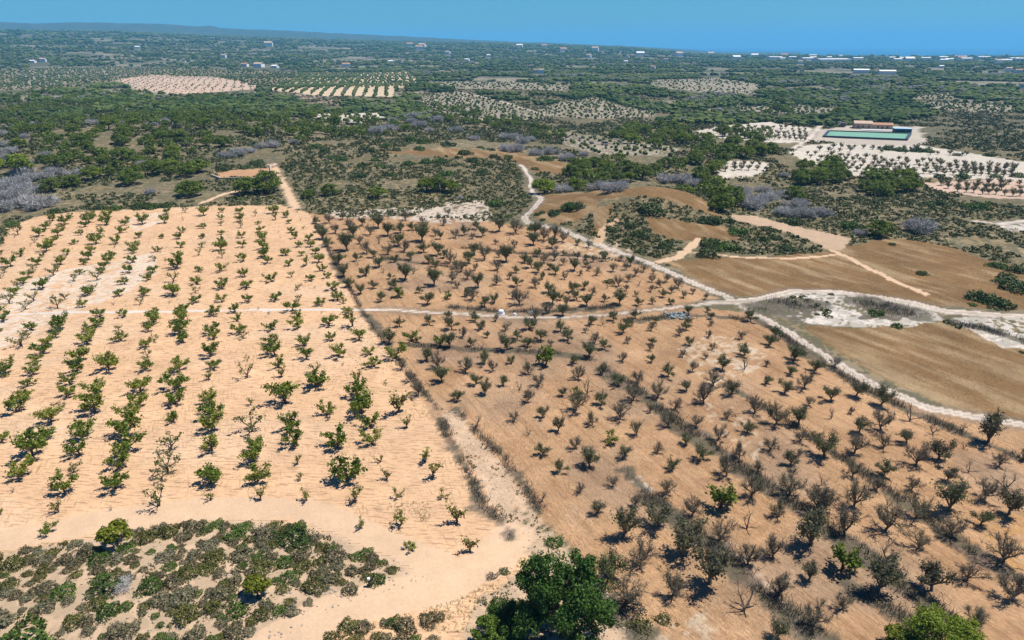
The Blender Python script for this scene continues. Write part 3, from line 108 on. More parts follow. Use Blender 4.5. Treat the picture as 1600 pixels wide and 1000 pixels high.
POOLTREE = [(float(a[0]),float(a[1]),float(a[2]),int(a[3]),int(a[4]),int(a[5])) for a in (e.split(",") for e in """138.9,505.1,2.6,0,1,1;143,503.8,2.4,0,1,2;147.8,506.5,3.1,0,1,3;152.3,506.7,2.5,0,1,4;161.4,505.1,3,0,1,5;164.8,504.2,2.2,0,1,6;169.9,506.6,3.1,0,1,7;174.3,505.3,2.8,0,1,8;178.9,504.4,3.3,0,1,9;183.2,506.5,2.6,0,1,10;187.5,505.1,2.9,0,1,11;192.4,505.1,3,0,1,12;196,504.7,3.4,0,1,13;201.8,507.1,3.2,0,1,14;205.4,505.2,2.4,0,1,15;209.9,506.7,2.7,0,1,16;137.8,493.1,3.2,0,2,1;142.7,492.5,2.4,0,2,2;145.9,493.6,2.5,0,2,3;150.1,490.9,3.3,0,2,4;154.3,490.2,2.5,0,2,5;158.1,490,2.6,0,2,6;167.4,492,3,0,2,7;170.6,489.9,3.1,0,2,8;174.4,490,3,0,2,9;179.4,491,3.2,0,2,10;187,489.5,2.4,0,2,11;195.3,490.6,2.2,0,2,12;199.5,489,2.5,0,2,13;204.8,491.7,2.6,0,2,14;138.1,482.3,2.6,0,3,1;142,482.6,2.2,0,3,2;149,480.8,2.3,0,3,3;152.8,480.6,2.5,0,3,4;156.4,480.4,3.4,0,3,5;161,480.5,2.6,0,3,6;163.6,478,2.2,0,3,7;167.5,477.6,3.5,0,3,8;171.5,477.2,3.2,0,3,9;175.9,478.7,2.3,0,3,10;178.7,476.1,2.5,0,3,11;187.2,477.7,2.3,0,3,12;191.1,477.8,2.4,0,3,13;193.9,475.6,2.7,0,3,14;198.5,477.8,2.6,0,3,15;138.5,475.4,3.4,0,4,1;141.3,474.3,3,0,4,2;145.6,474,2.7,0,4,3;148.4,471.9,2.3,0,4,4;151.7,472.4,2.4,0,4,5;155.5,470.1,2.5,0,4,6;158.5,469.7,2.2,0,4,7;162,468.4,3.2,0,4,8;166,468.4,3.5,0,4,9;169.6,467.8,2.4,0,4,10;172.8,466.4,2.4,0,4,11;176.6,466.7,3.3,0,4,12;180,466.2,3.4,0,4,13;183.3,465.4,2.3,0,4,14;185.9,464,2.8,0,4,15;190.4,464.7,3.1,0,4,16;193.7,463.5,2.8,0,4,17;138.3,467.3,3.4,0,5,1;141.6,466.3,3,0,5,2;144.7,464.4,3.1,0,5,3;147.8,463.3,3.3,0,5,4;151.1,462.4,2.9,0,5,5;153.7,460,2.6,0,5,6;157,459.1,2.3,0,5,7;160.1,459.7,3,0,5,8;163.4,457.5,2.8,0,5,9;166.7,455.8,2.5,0,5,10;172.7,455.7,2.8,0,5,11;176.1,454.5,3,0,5,12;178.9,452,2.2,0,5,13;181.1,450,2.9,0,5,14;184.1,448.6,3.5,0,5,15;187.2,447.5,3,0,5,16;139,459.5,2.6,0,6,1;141.8,458,2.5,0,6,2;144.7,455.4,2.7,0,6,3;147.1,455.9,3,0,6,4;150.1,452.5,3.4,0,6,5;153.1,451.3,2.5,0,6,6;155.5,449.9,3.3,0,6,7;158.6,448.5,3,0,6,8;163.9,446.8,2.6,0,6,9;167,446,3.5,0,6,10;168.9,442.5,2.9,0,6,11;172.6,443,2.8,0,6,12;174.6,441,2.6,0,6,13;176.9,437.3,3,0,6,14;179.4,435.7,3.4,0,6,15;181.1,433.6,2.7,0,6,16;159.1,374.3,2.4,1,1,1;163.5,374.7,2.7,1,1,2;170.8,371.6,3.6,1,1,3;174.7,368.9,3.1,1,1,4;178,368,2.3,1,1,5;181.8,365.7,2.8,1,1,6;185.2,363.7,3.3,1,1,7;188.7,361.8,2.9,1,1,8;191.6,360.1,2.4,1,1,9;198.8,356.6,2.8,1,1,10;201.8,355,3.1,1,1,11;208.8,352,2.6,1,1,12;210.9,349.5,2.9,1,1,13;214.3,348.2,3.6,1,1,14;220.5,343.9,3.1,1,1,15;223.9,342.9,3,1,1,16;227.7,341.5,2.6,1,1,17;229.9,339.4,2.3,1,1,18;233.4,337.8,3.2,1,1,19;236.9,337,2.3,1,1,20;240,335.5,2.9,1,1,21;242.1,333.1,3.5,1,1,22;156.8,364.3,2.6,1,2,1;160.2,360.3,3,1,2,2;163.8,360.5,3.2,1,2,3;167.6,360.1,3,1,2,4;171.4,356.6,2.9,1,2,5;175.2,356.8,3.1,1,2,6;178.7,356,2.8,1,2,7;184.9,352.9,2.8,1,2,8;188.3,350.9,3.1,1,2,9;191.4,348.8,2.8,1,2,10;198,346.8,3.1,1,2,11;201.4,344.4,3,1,2,12;207.2,340.7,2.4,1,2,13;210.9,340.5,3.6,1,2,14;213.6,338.2,2.6,1,2,15;216.9,337.2,2.9,1,2,16;220.5,336.4,3.5,1,2,17;223.2,334.5,3.4,1,2,18;226.2,332.8,2.4,1,2,19;228.8,331.6,2.6,1,2,20;235.4,329.4,3.4,1,2,21;238.3,328.2,3,1,2,22;154.5,350.5,2.7,1,3,1;158.5,350.1,2.5,1,3,2;161.6,349.4,3.3,1,3,3;165.1,349.5,2.7,1,3,4;168.4,346.9,2.5,1,3,5;172.1,347.2,2.4,1,3,6;175.2,344.9,3.1,1,3,7;179.1,343.3,2.9,1,3,8;182.5,343.7,3.6,1,3,9;185,341.2,3.3,1,3,10;188.5,340.1,3,1,3,11;191.8,339.7,3.2,1,3,12;198.5,336.7,2.3,1,3,13;201,335.1,3.4,1,3,14;204.9,334.8,2.5,1,3,15;206.8,332.5,2.3,1,3,16;210.2,331.8,3.3,1,3,17;213.4,330.6,2.8,1,3,18;216.4,329.4,3.3,1,3,19;219,327.9,2.9,1,3,20;223,327.9,2.3,1,3,21;226.1,327.1,3.2,1,3,22;228.3,325.1,3.6,1,3,23;234.7,322.7,2.3,1,3,24;153.8,343.3,2.3,1,4,1;156.8,341.5,2.3,1,4,2;160.9,340.8,3.2,1,4,3;163.6,339.8,3.2,1,4,4;167.3,339.9,2.7,1,4,5;171.1,338.6,2.5,1,4,6;174.1,337.5,2.5,1,4,7;177.1,336.7,3,1,4,8;180.5,335.9,2.9,1,4,9;183.5,335.9,3.2,1,4,10;186.6,333.3,2.7,1,4,11;190.1,332.6,3.3,1,4,12;192.9,331.4,2.5,1,4,13;198.7,330,2.8,1,4,14;202.5,328.9,2.9,1,4,15;204.7,326.9,2.6,1,4,16;207.4,326,2.4,1,4,17;213.6,324.3,2.8,1,4,18;216.6,323.1,3.4,1,4,19;219.4,322.4,3.5,1,4,20;222,321,3.2,1,4,21;225.4,319.8,3.1,1,4,22;227.8,318.7,2.8,1,4,23;230.9,318.3,3.4,1,4,24;153.1,336.2,3.1,1,5,1;159.8,333.8,3.5,1,5,2;163,334.5,2.9,1,5,3;166.7,333,3.1,1,5,4;169.9,332,2.4,1,5,5;172.5,332.1,3,1,5,6;178.9,330.3,3.1,1,5,7;182.3,328.6,2.9,1,5,8;185,328.5,3.2,1,5,9;188,326.7,2.3,1,5,10;190.9,326.7,2.4,1,5,11;194.1,325,3.2,1,5,12;196.4,323.4,2.3,1,5,13;199.7,323.4,3.2,1,5,14;201.8,321.3,2.9,1,5,15;205.1,320.2,2.5,1,5,16;208,319.1,3.6,1,5,17;211.1,319,3.4,1,5,18;213.8,317.8,2.8,1,5,19;216.3,316.9,2.4,1,5,20;218.8,315.8,2.4,1,5,21;222.2,315.5,3.3,1,5,22;224.6,314,3.2,1,5,23;227.9,313.2,2.5,1,5,24;184.4,400.9,3.3,2,1,1;189.4,402.1,3.7,2,1,2;193,400.8,2.9,2,1,3;197,401.9,2.6,2,1,4;201.7,400.9,2.8,2,1,5;205.6,397.4,3.5,2,1,6;209.7,398.4,2.9,2,1,7;214.1,399.8,2.7,2,1,8;217.9,400.1,3,2,1,9;222.9,396.8,3.2,2,1,10;226.3,396.2,2.5,2,1,11;229.8,397,3.7,2,1,12;235.2,393.6,2.9,2,1,13;171.6,389.5,3.2,2,2,1;175.7,386.8,3.5,2,2,2;182.1,387.5,3,2,2,3;187.9,387.2,3.6,2,2,4;204.1,385,2.7,2,2,5;215.3,381.1,3,2,2,6;227.4,377.8,3.2,2,2,7;231.9,379.4,2.5,2,2,8;237.3,376.6,3.4,2,2,9;242.6,374.3,2.5,2,2,10;245.7,375.9,2.8,2,2,11;110,341.8,3.6,3,1,1;115.3,343.8,4,3,1,2;119.7,344.5,2.9,3,1,3;123.2,344.9,2.7,3,1,4;103.3,333.3,3.7,3,2,1;108.1,335.3,3,3,2,2;111.7,336.3,3.1,3,2,3;115.1,336.2,2.9,3,2,4;119.6,336.6,2.8,3,2,5;189.8,302.9,3.4,4,1,1;193.1,303.4,3,4,1,2;196.8,301,3.2,4,1,3;203.6,299,3.4,4,1,4;207.9,298.8,3.5,4,1,5;211.2,295.7,4,4,1,6;215.9,297.7,2.6,4,1,7;218.7,294.9,2.9,4,1,8;189.1,296.1,3,4,2,1;192.4,294.4,2.6,4,2,2;194.9,293.2,3.9,4,2,3;198,291.6,3.7,4,2,4;199.9,288.5,3.5,4,2,5;202.9,288,3.8,4,2,6;205.9,287,3.7,4,2,7;212.7,285.4,2.6,4,2,8;188.1,287.8,3.9,4,3,1;190.5,285.7,2.9,4,3,2;192.3,283.7,3.3,4,3,3;193.5,279.6,3.7,4,3,4;195.7,279.4,2.9,4,3,5;198.3,278.8,3.4,4,3,6;199.3,275,2.9,4,3,7;200.9,272.6,3.8,4,3,8;203.6,272.7,3.4,4,3,9""".split(";"))]
HOUSES = [(float(a[0]),float(a[1]),float(a[2]),a[3]) for a in (e.split(",") for e in """-3298,5601.2,38.8,w;-2845,5844.3,35.6,w;-2451.5,6020,36.5,w;-1321.8,2594.3,15.8,w;-2714.8,5905.9,41,w;-1081,3270.4,19.9,w;-1327.5,6363,44.2,w;-532,3822.7,23.3,w;-253.5,2902,17.7,w;-141.6,2308,14.2,w;247.6,3549.6,24.8,w;290.1,2762.7,16.9,w;554.5,3172.9,22.2,w;515,2447.7,15,w;743.6,3270.7,22.9,w;968,3159,22.1,w;1375.9,3702.6,25.9,w;845.5,2140.4,13.2,w;1504.6,2769,19.4,w;1805.8,2944.6,20.6,w;1551.5,2326.3,16.3,w;1053.8,1788.3,11,w;329.7,1702.7,10.5,w;-873.7,2219,13.6,w;-346.1,2076.3,12.8,w;-644,1757.1,15.4,w;-601.5,1731.9,21.3,w;-558.3,1715.5,15.1,w;-405.6,1781.6,18.8,w;-1161.6,1809.5,12.7,w;-1168.3,1780.5,12.5,w;-886.7,1975.4,8.7,w;-3095.3,5715.7,49.6,w;-3061.4,5733.9,39.8,w;-1863.3,6227.2,75.6,w;-1637.2,6290.4,87.3,w;-1522.2,6319.3,54.8,w;-426,3372.4,23.5,w;-446.1,3660.9,15.9,w;-87.3,2696.9,14.2,w;49.4,1475.6,10.4,w;57.8,1454.8,10.3,w;342.7,2194.9,11.6,w;439.1,2771.5,9.7,w;1032.1,3812.8,26.6,w;43.4,4158.4,28.9,w;185.3,4258.4,37.1,w;-2580.4,5965.9,41.3,w;-2516.1,5993.3,31.1,w;-3122.6,5700.8,39.4,w;721.3,1500.8,29.1,g;745.5,1444.1,30.6,g;692.1,979.4,5.2,w;1162.2,2662.1,121.4,g;1128,3142.4,60.5,g;1170.3,2903.8,50.9,g;437.3,3858.4,47.1,w;1242.6,3749.5,32.7,w;1054.1,1513.1,13.3,w;1074.7,1573.5,11.1,w""".split(";"))]
ZONES = [
    ('heath', [(-1118.4,1512.8),(-927.1,1701.1),(-525.8,1570.4),(-211.6,1500.2),(-161.7,1261.5),(-139.3,923),(-279.2,872),(-347.9,991.7),(-542.4,1305.9),(-685.5,1386.7),(-653.4,1190.3),(-600.1,964.4),(-678.4,907.3)]),
    ('scrubland', [(156.9,452.6),(242.5,413.5),(383.9,398.5),(569.4,601.5),(413.3,655.8),(298.1,549.3),(260.7,453.6)]),
    ('pinkscar', [(-251.5,830.2),(-197.5,820.8),(-159.9,685.5),(-208,726)]),
    ('bank', [(-60.8,47.9),(-74,63),(-53.3,65.5),(-47.8,66.6),(-42.3,69.6),(-32.1,70.1),(-24.4,68.6),(-18.1,64.9),(-10.8,61.1),(-2.8,59.8),(0,66.5),(4.7,67.7),(11,56.9),(20.5,54.1),(17.4,47.4)]),
    ('sand', [(-179.7,184.6),(-150.3,194),(-164.1,220.5),(-162.9,231.1),(-153.7,238),(-116.6,246.2),(-85,249.7),(-70.5,235.3),(-56.4,197.7),(-40.5,157.1),(-31.8,136.7),(-26.9,126.4),(-18.3,109.2),(-14.1,97.6),(-9.6,87.8),(-4.9,79.7),(-2.1,72.7),(0,67.7),(1.1,65.4),(2.2,62),(-0.7,58.3),(-3.7,55.9),(-5,50.1),(-22.4,49.8),(-20.6,52.3),(-13.6,56.4),(-7.8,59.1),(-11.6,61.1),(-17.3,64.3),(-21.5,66.3),(-24.3,68.1),(-32,69.9),(-42.1,69.3),(-47.6,66.3),(-53.1,65.2),(-59.1,62.9),(-73,61.9)]),
    ('pale', [(-124.3,148.1),(-121.8,162.2),(-116.9,172.7),(-108.1,181.6),(-102.2,187.8),(-92,170.2),(-92.4,155.1),(-97,142),(-97.5,129.5),(-101.6,117)]),
    ('pale', [(-131.2,225.3),(-125,239.4),(-116.3,225.7),(-118.3,210.6)]),
    ('pale', [(-18.5,110.5),(-11.9,114.3),(-9.3,111.6),(-12.3,106.7),(-16.7,105.5)]),
    ('drygrass', [(-70.5,235.3),(-56.9,229.9),(-39.8,232),(-8.6,224),(14,207.6),(24.3,193.2),(34.6,177),(44.2,159.4),(48.7,150.4),(37.6,144.1),(53.6,140.2),(56.6,129.3),(59.2,116.8),(61.8,107.2),(67.5,97.2),(98,85.2),(66.2,50.4),(12.4,49.6),(10.8,55.9),(6.2,66.5),(2.4,71.5),(-2.1,72.7),(-4.9,79.7),(-9.6,87.8),(-14.1,97.6),(-18.3,109.2),(-26.9,126.4),(-31.8,136.7),(-40.5,157.1),(-56.4,197.7)]),
    ('chalkstrip', [(-65.9,239.3),(-41.7,244.5),(-25.8,247.6),(-24.4,258.3),(-9.7,257.5),(-7.5,223.8),(-23.2,220.6),(-43.6,228.4),(-61.3,229.7)]),
    ('palegrass', [(12.1,51.7),(15,53.3),(17.3,54.5),(19.9,54.1),(20.5,51.9),(18.4,49.7),(15,50.2),(12.3,49.2)]),
    ('chalkstrip', [(15.4,81.9),(16.9,80.3),(19.9,73.2),(18.9,72.6),(16.4,77.3)]),
    ('palegrass', [(32.4,121.3),(40.8,129.2),(45,125.8),(48.8,118.3),(44.1,111.4),(35.8,106.5),(32.5,111.3)]),
    ('palegrass', [(31.3,101.8),(36.4,97.5),(38.3,87.9),(34.7,82.8),(31.1,89.5)]),
    ('palegrass', [(9.5,197.2),(30.2,195.5),(36.3,186.7),(22.7,178.3),(10.9,187.7)]),
    ('gully', [(-11.7,97.6),(-9.2,97.5),(-3.8,86.1),(0,78.9),(3.3,71.5),(4.7,67.1),(2.3,65.4),(0,67.7),(-2.1,72.7),(-4.9,79.7),(-8,86.1)]),
    ('orange', [(55.3,70.1),(86.2,72.4),(76.8,62),(55,61.1),(51.8,65.4)]),
    ('brown', [(41.1,178.1),(53.4,182.8),(71.3,182.9),(92,189.6),(113.9,203.7),(120.7,201.7),(127.9,194.3),(131.6,177.1),(167.9,161.9),(150.9,143.2),(95.5,142),(82.1,149.7),(69.4,155.4),(57.1,150.7),(51.4,151.7),(46.4,161.8)]),
    ('brown', [(60.9,133.6),(71.2,132.3),(82.6,133.6),(91.9,136.2),(92.6,132.2),(126.8,116.7),(99.6,87),(72.3,96.6),(67.1,106.4),(62.3,121.3)]),
    ('brown', [(11,260.2),(24,255.3),(29.8,225.4),(21.5,214.9),(14.3,213.2),(7.5,219.7),(7,231.1),(10.2,240.2)]),
    ('brown', [(13.8,244),(29.8,244.1),(41.3,238),(59.4,243.4),(65.9,232.9),(69.3,220.9),(66.3,217.7),(55,223.6),(42.9,228.1),(26,229.7)]),
    ('brown', [(41.8,214.1),(52.6,211.9),(69.9,208.2),(68,198.5),(49.2,195.8),(43,203.6)]),
    ('brown', [(26.5,223.3),(32.7,222.5),(30.5,212.7),(27.6,196.8),(25.3,205.6)]),
    ('brown', [(-68.9,356.7),(-40.8,370.4),(-3.4,374),(22.9,354),(29.9,340.3),(23.5,316.4),(11.7,315.4),(0,349.9),(-32.2,349.4)]),
    ('brown', [(44.2,101.9),(44.3,101.9),(44.1,101.7)]),
    ('pinktrack', [(71.4,220.6),(81,224),(91.4,217),(103.9,203.4),(95.7,189.6),(91.2,192.1),(86.3,209),(72.1,215.7)]),
    ('chalk', [(58.5,148.2),(67.8,153.2),(77.4,152.6),(87.7,146.3),(93,141.4),(92.6,136.8),(83.6,132.9),(71.5,133),(62.6,134.4),(59.3,140.2)]),
    ('greyscrub', [(56.5,146.1),(64.9,151.5),(69.8,148.8),(67.8,140.3),(60.7,134.7),(57.9,138.3)]),
    ('greyscrub', [(80.2,150.4),(86.3,146.5),(88.9,140.3),(82.6,136.3),(75.5,137.3),(77.8,143.7)]),
    ('chalk', [(93.5,136.2),(103.6,139),(142.9,134.4),(127.3,117.3),(96.3,121.6),(94.6,131.2)]),
    ('chalk', [(162.1,226.4),(230.7,230.6),(208.6,206.5),(156.7,211.8)]),
    ('dirt', [(-134.9,312.3),(-122.5,318),(-111.6,321.1),(-106.2,303.3),(-113.9,301.9),(-126.8,299)]),
    ('pinkfield', [(-664.7,1207.3),(-685.5,1386.7),(-542.4,1305.9),(-367.4,1048),(-311.6,875.8),(-354,845.7),(-384.9,814.2),(-468.5,900.4)]),
    ('white', [(126.4,487.7),(158.7,530.5),(201.9,557.9),(215.9,506),(185.5,433.7),(165.8,421.2),(150.9,434.5),(128.2,453.3)]),
    ('white', [(151,377.4),(175.3,414.4),(208,429.1),(245.4,418.7),(262.4,350.3),(230.1,304.3),(191.8,316.4),(160.9,326.1),(151,339.4)]),
    ('white', [(97.4,335.4),(112.2,357.3),(131.7,351.7),(118,329.4),(98.7,320.5)]),
    ('pinkfield', [(185.3,309.7),(295.7,301.8),(252.5,254.5),(191.9,267.9),(182,284.8)]),
    ('white', [(-172.8,599.3),(-112,622.1),(-103.5,573.3),(-111,510.7),(-146.3,539.8)]),
    ('pale2', [(-106.4,794.5),(-60.9,854.8),(-6.6,732.6),(27,597.6),(-20.5,566.4),(-68,629.6)]),
    ('pale2', [(46.4,739.8),(93.9,808.6),(136.9,662.1),(120.1,605),(74.2,586.5),(16.7,618.4)]),
    ('stripe', [(-302.1,875.3),(-416.6,1430.1),(-217,1538.6),(-151.9,1191.9),(-132.3,788.4),(-213.7,798.2)]),
    ('pale2', [(222.2,1195.7),(361.4,1277.1),(368,1063.6),(293.4,865.8),(236.5,884.9),(207.4,1015.3)]),
    ('pad', [(203,483),(251,522.5),(297,511.6),(254.6,429.6),(234.8,410.6),(185.5,427)]),
    ('green', [(97.5,808.7),(134.4,813.5),(146.8,695.7),(150.2,642.1),(118.5,659)]),
    ('green', [(160.2,714.3),(233.7,873.9),(275.8,846.6),(229.3,730.3),(167.6,665.7)]),
    ('pale2', [(494.7,895.2),(571.9,917.2),(484.5,785.2),(451.9,802.7)]),
    ('pale2', [(409.8,762.7),(474.6,757.1),(506.5,714.8),(458.9,645.2),(416.4,681.2)]),
    ('pale2', [(223.1,709.9),(300.7,745.1),(328.5,703),(296.9,659.6),(227.2,630.5)]),
    ('pale2', [(31.5,494.3),(66,451.8),(94.1,394.3),(84,364.5),(44.9,375.4),(30.4,414.5)]),
    ('pale2', [(-1024.2,1491),(-939,1723.6),(-713.9,1347.3),(-687.8,1108.4),(-654.3,943)]),
    ('pale2', [(-142.3,1147.6),(0,1170.1),(91,1025.5),(63.1,886.5),(-63.9,899.1)]),
]
LINES = [
    ('track', 1.5, [(3.8,337.7),(6.6,321),(8.1,298.3),(7.3,279.8),(8.1,268.1),(11,252.8),(9.6,242),(6.6,231.4),(3.9,225.4),(4.6,220),(7.2,215.3),(10.2,213.2)]),
    ('track', 1.6, [(10.2,213.2),(15.3,209.6),(18.1,204.7),(24.6,196),(35.3,181),(44.8,161.8),(50,152.1),(53.3,141.4),(56.9,130),(59.6,117.7),(62.3,108.1),(67.9,98),(97.5,84.7)]),
    ('track', 2.0, [(45.4,146.5),(56.5,149),(67.6,154.6),(77.6,153.1),(87.7,146.3),(96,140.4),(142.9,134.4)]),
    ('track', 0.9, [(-30.1,142.8),(-14.2,140.9),(0,138),(11.1,137.9),(22.5,139.8),(34.5,143.3),(45.3,146.1),(55.8,146.9)]),
    ('faint', 0.6, [(-114.8,138.9),(-99.2,140.8),(-71.4,142),(-45.9,142.7),(-30.1,142.8)]),
    ('dirtpath', 1.7, [(-114,328.5),(-99.6,296.4),(-89.2,271.2),(-77.6,244.5)]),
    ('dirtpath', 1.2, [(-115.9,251.2),(-113.1,267.3),(-107.3,275.6)]),
    ('dirtpath', 0.9, [(92.6,190.8),(95.3,170.2),(96,149.5)]),
    ('dirtpath', 0.8, [(52.6,186.8),(64.2,183),(77.7,181.1),(92.2,185.8)]),
    ('dirtpath', 1.4, [(39.7,178.1),(46.3,182.7),(52.1,192.2),(55.7,197.6)]),
    ('dirtpath', 2.6, [(-23.1,49.8),(-19.5,53.1),(-13.5,56),(-7.6,58),(-2.9,61.4),(0,66.5)]),
    ('dirtpath', 2.4, [(-61.1,65.7),(-52.9,68.7),(-40.6,71.2),(-26.1,71.8),(-18.7,67.4),(-7.9,60.7)]),
    ('track', 2.2, [(157.6,391.9),(185.8,440.4),(226.9,519.1),(237.4,523.9)]),
    ('track', 2.4, [(-59.9,840.1),(-6.6,732.6),(27.8,617.7)]),
    ('track', 1.6, [(173,226.5),(161.3,222),(155.6,226.4)]),
    ('path', 1.4, [(32.4,212.3),(28.7,206),(25.9,196.9)]),
    ('track', 3, [(-634,1759.2),(-544.3,1718.9)]),
    ('whitepath', 0.5, [(25.5,65.3),(27.7,59.5),(29.3,54.4),(29.7,52.3)]),
]
STRIPS = [
    ('brush', 1.4, [(16.4,112.2),(21.7,102.7),(26,92.9),(29.9,85.4),(33.2,78.5),(37.2,70.8),(40.1,64.9),(43.2,57.9),(45.4,52.4)]),
    ('brush', 1.5, [(17.5,73.9),(20.7,69.4),(23.6,65.3),(25.9,60.5),(28.8,54.8),(31,50.7)]),
    ('brush', 0.9, [(36.9,106.5),(41.6,97.6),(44.3,91.1),(47.8,81.7),(51.1,72.7),(53.3,65.4),(56.2,58.6)]),
    ('brush', 1.1, [(53.1,136.5),(55.3,125.9),(58,114),(60.6,104.6),(66,94.6),(73.4,82)]),
    ('brush', 0.8, [(-20.2,123.1),(-10,121.2),(0,120.6),(8.6,119.4),(15,116.3)]),
    ('brush', 0.8, [(-35.5,182.1),(-24.2,177),(-13.5,172.6)]),
    ('brush', 0.7, [(-14.9,192.3),(0,187.9),(17.9,184.3),(34.6,177)]),
    ('brush', 0.9, [(-11.2,94.5),(-8.9,86.1),(-5.7,79),(-3.7,72.7),(-1.2,69.5),(0,66.5)]),
    ('brush', 0.8, [(-9.2,97.5),(-3.8,87.8),(0,80.4),(2.5,74.7),(3.7,71.5)]),
    ('brush', 1.0, [(-14.5,144.3),(-5.7,141.9),(8.5,141),(23.1,144.1)]),
    ('brush', 0.9, [(27.6,136.3),(36.3,138.5),(52.4,136.5)]),
    ('brush', 1.2, [(37,58.1),(40,54.5),(41.5,52.4)]),
    ('brush', 1.1, [(8.9,56.4),(10.5,53.5),(12.7,51.2)]),
    ('brush', 3.2, [(56.8,143.3),(63,146.5),(68.9,144.8)]),
    ('brush', 3.0, [(79.8,146.4),(83.7,142.5),(87.9,138.9)]),
    ('brush', 1.6, [(93.3,134.5),(98.7,131.2),(102.1,124.7)]),
    ('brush', 0.45, [(-66.6,225.2),(-54.6,194.4),(-39.7,157.1),(-31.1,136.7),(-25.6,124.8),(-17.7,109.2),(-12.5,97.6)]),
    ('brush', 0.7, [(16,80.3),(18.9,72.6),(20.6,68.8)]),
]
WOODS = [
    [(-575.4,805.9),(-570.7,929.8),(-464.7,870.1),(-328.9,783.6),(-236.2,712.5),(-172.8,599.3),(-96.8,535.1),(-79.5,556.3),(-66.7,464.3),(-89.4,408.2),(-110.7,377.9),(-127.5,365.7),(-149.6,345.4),(-152.7,330.3),(-188.6,334.8),(-225.9,356.8),(-252.1,372.6),(-269.7,368.3)],
    [(-248.7,367.2),(-188.6,334.8),(-152.7,330.3),(-138.4,296.6),(-168.6,301.7),(-200.1,307.5)],
    [(-94.4,656.9),(-48.4,673.6),(0,580.2),(34.9,479.8),(38.9,425.2),(19.3,422.3),(-4.3,473.3),(-28.9,531.3),(-70.7,558.6)],
    [(72.1,495.7),(114.7,526.9),(124.2,488),(108.3,415.2),(75.3,390.4),(63.5,448.9)],
    [(26.3,333.6),(45.6,352.3),(66.8,326.5),(85.2,355.1),(108.4,393.8),(121.1,394),(98.9,315.9),(78,228.1),(70,231.4),(72.5,310),(45.8,306),(22.2,262.8)],
    [(126.8,463.6),(154.6,485.7),(174.8,468.2),(140.3,366.9),(115.5,357.4),(108.2,386.1)],
    [(136.5,335.6),(157.2,339.2),(155.9,314.8),(131.1,311.2)],
    [(162.5,319.6),(188.3,321),(167.8,282.1),(142.6,274.8)],
    [(294.2,845.2),(367.7,840.7),(273.2,581.9),(221.9,544.8),(221.7,614.8)],
]
MARKS = {'the track fork': (54.1, 146.1), 'the white containers': (0.7, 138.4), 'the rubble heap': (35.8, 137.4), 'the big pine clump': (5.1, 51.8), 'the yellow-green corner tree': (43.1, 51.2), 'the chalk island': (74.2, 142.1), 'the gully': (-2.7, 79.7), 'the chalky edge strip': (-36.4, 239.6), 'the track bend': (10.2, 213.2), 'the orange soil': (57.8, 66.5), 'the mown field edge': (67.7, 97.6), 'the hedge row': (-55.6, 191), 'the white path strip': (29.1, 55.7), 'the orange plot': (-119.6, 310), 'the grey thicket': (-181.4, 260.1), 'the paired pines': (-99.4, 267.7), 'the pale ploughed field': (-442.5, 977.1), 'the striped orchard': (-215.7, 934.2), 'the farm track bend': (8.1, 298.3), 'the mound': (41.9, 221.6), 'the silver tree': (132.5, 221.7), 'the pool': (231.7, 462.3), 'the farmhouse': (280.1, 548.1), 'the white orchard': (169.7, 478.2), 'the small white plot': (110.9, 336.6), 'the green fields': (162.3, 695), 'the field bushes': (109.3, 146.8), 'the lone orchard-edge tree': (-46.4, 64.5), 'the bright bank pine': (-26.6, 55.6), 'the white-topped post': (-15.4, 57.7), 'the dark bank bush': (-26.1, 65.4), 'the dirt path': (-16, 54.9), 'the corner bush': (-47.8, 50.5), 'the deadwood bush': (-42.6, 56.8), 'the grey row': (-142.7, 361.3), 'the white vineyard': (-125.5, 579.5), 'the brown terraces': (-20, 361.9)}
HOUSE = [(247.6,505.1),(267.1,492.3)]
PUMP = [(257.7,471.7),(268.1,471.7)]
POOL = [(200.5,453.3),(246.4,436.4),(266.3,468.5),(217,484.1)]
BOXES = [(-2.4,140.3),(0.6,139.5),(4.2,140.6)]
LOWWALL = [(111.2,364.3),(116.4,362.6)]
PLOTWALL = [(-132.6,303),(-125.8,296.3),(-112,296.4),(-104.8,299.1),(-112.2,321.1)]
PLOTPILE = [(-113.2,324.1),(-110.9,325.4)]
COAST = [(1032.3,3812.7),(1581.2,3619.7),(2263.6,3237.1)]
POST = (-15.4, 57.6)
RUBBLE = (36, 138.5)


# ------------------------------------------------------------------ mesh helpers
def mesh_np(name, co, faces4=None, faces3=None, mat=None, smooth=False, tint=None):
    me = bpy.data.meshes.new(name)
    co = np.ascontiguousarray(co, dtype=np.float32)
    me.vertices.add(len(co)); me.vertices.foreach_set('co', co.ravel())
    parts = []; starts = []; pos = 0
    for f, k in ((faces4, 4), (faces3, 3)):
        if f is not None and len(f):
            f = np.asarray(f, dtype=np.int32)
            parts.append(f.ravel()); starts.append(pos + np.arange(len(f), dtype=np.int32) * k); pos += f.size
    loops = np.concatenate(parts); starts = np.concatenate(starts)
    me.loops.add(len(loops)); me.loops.foreach_set('vertex_index', loops)
    me.polygons.add(len(starts)); me.polygons.foreach_set('loop_start', starts)
    me.polygons.foreach_set('use_smooth', np.full(len(starts), smooth, dtype=bool))
    if tint is not None:
        a = me.attributes.new('tint', 'FLOAT', 'POINT'); a.data.foreach_set('value', np.asarray(tint, dtype=np.float32))
    me.update(calc_edges=True)
    if mat: me.materials.append(mat)
    return me

def add(name, me, parent=None, loc=None):
    o = bpy.data.objects.new(name, me); COL.objects.link(o)
    if parent: o.parent = parent
    if loc is not None: o.location = loc
    return o

def empty(name):
    o = bpy.data.objects.new(name, None); COL.objects.link(o); o.empty_display_size = 0.5
    return o

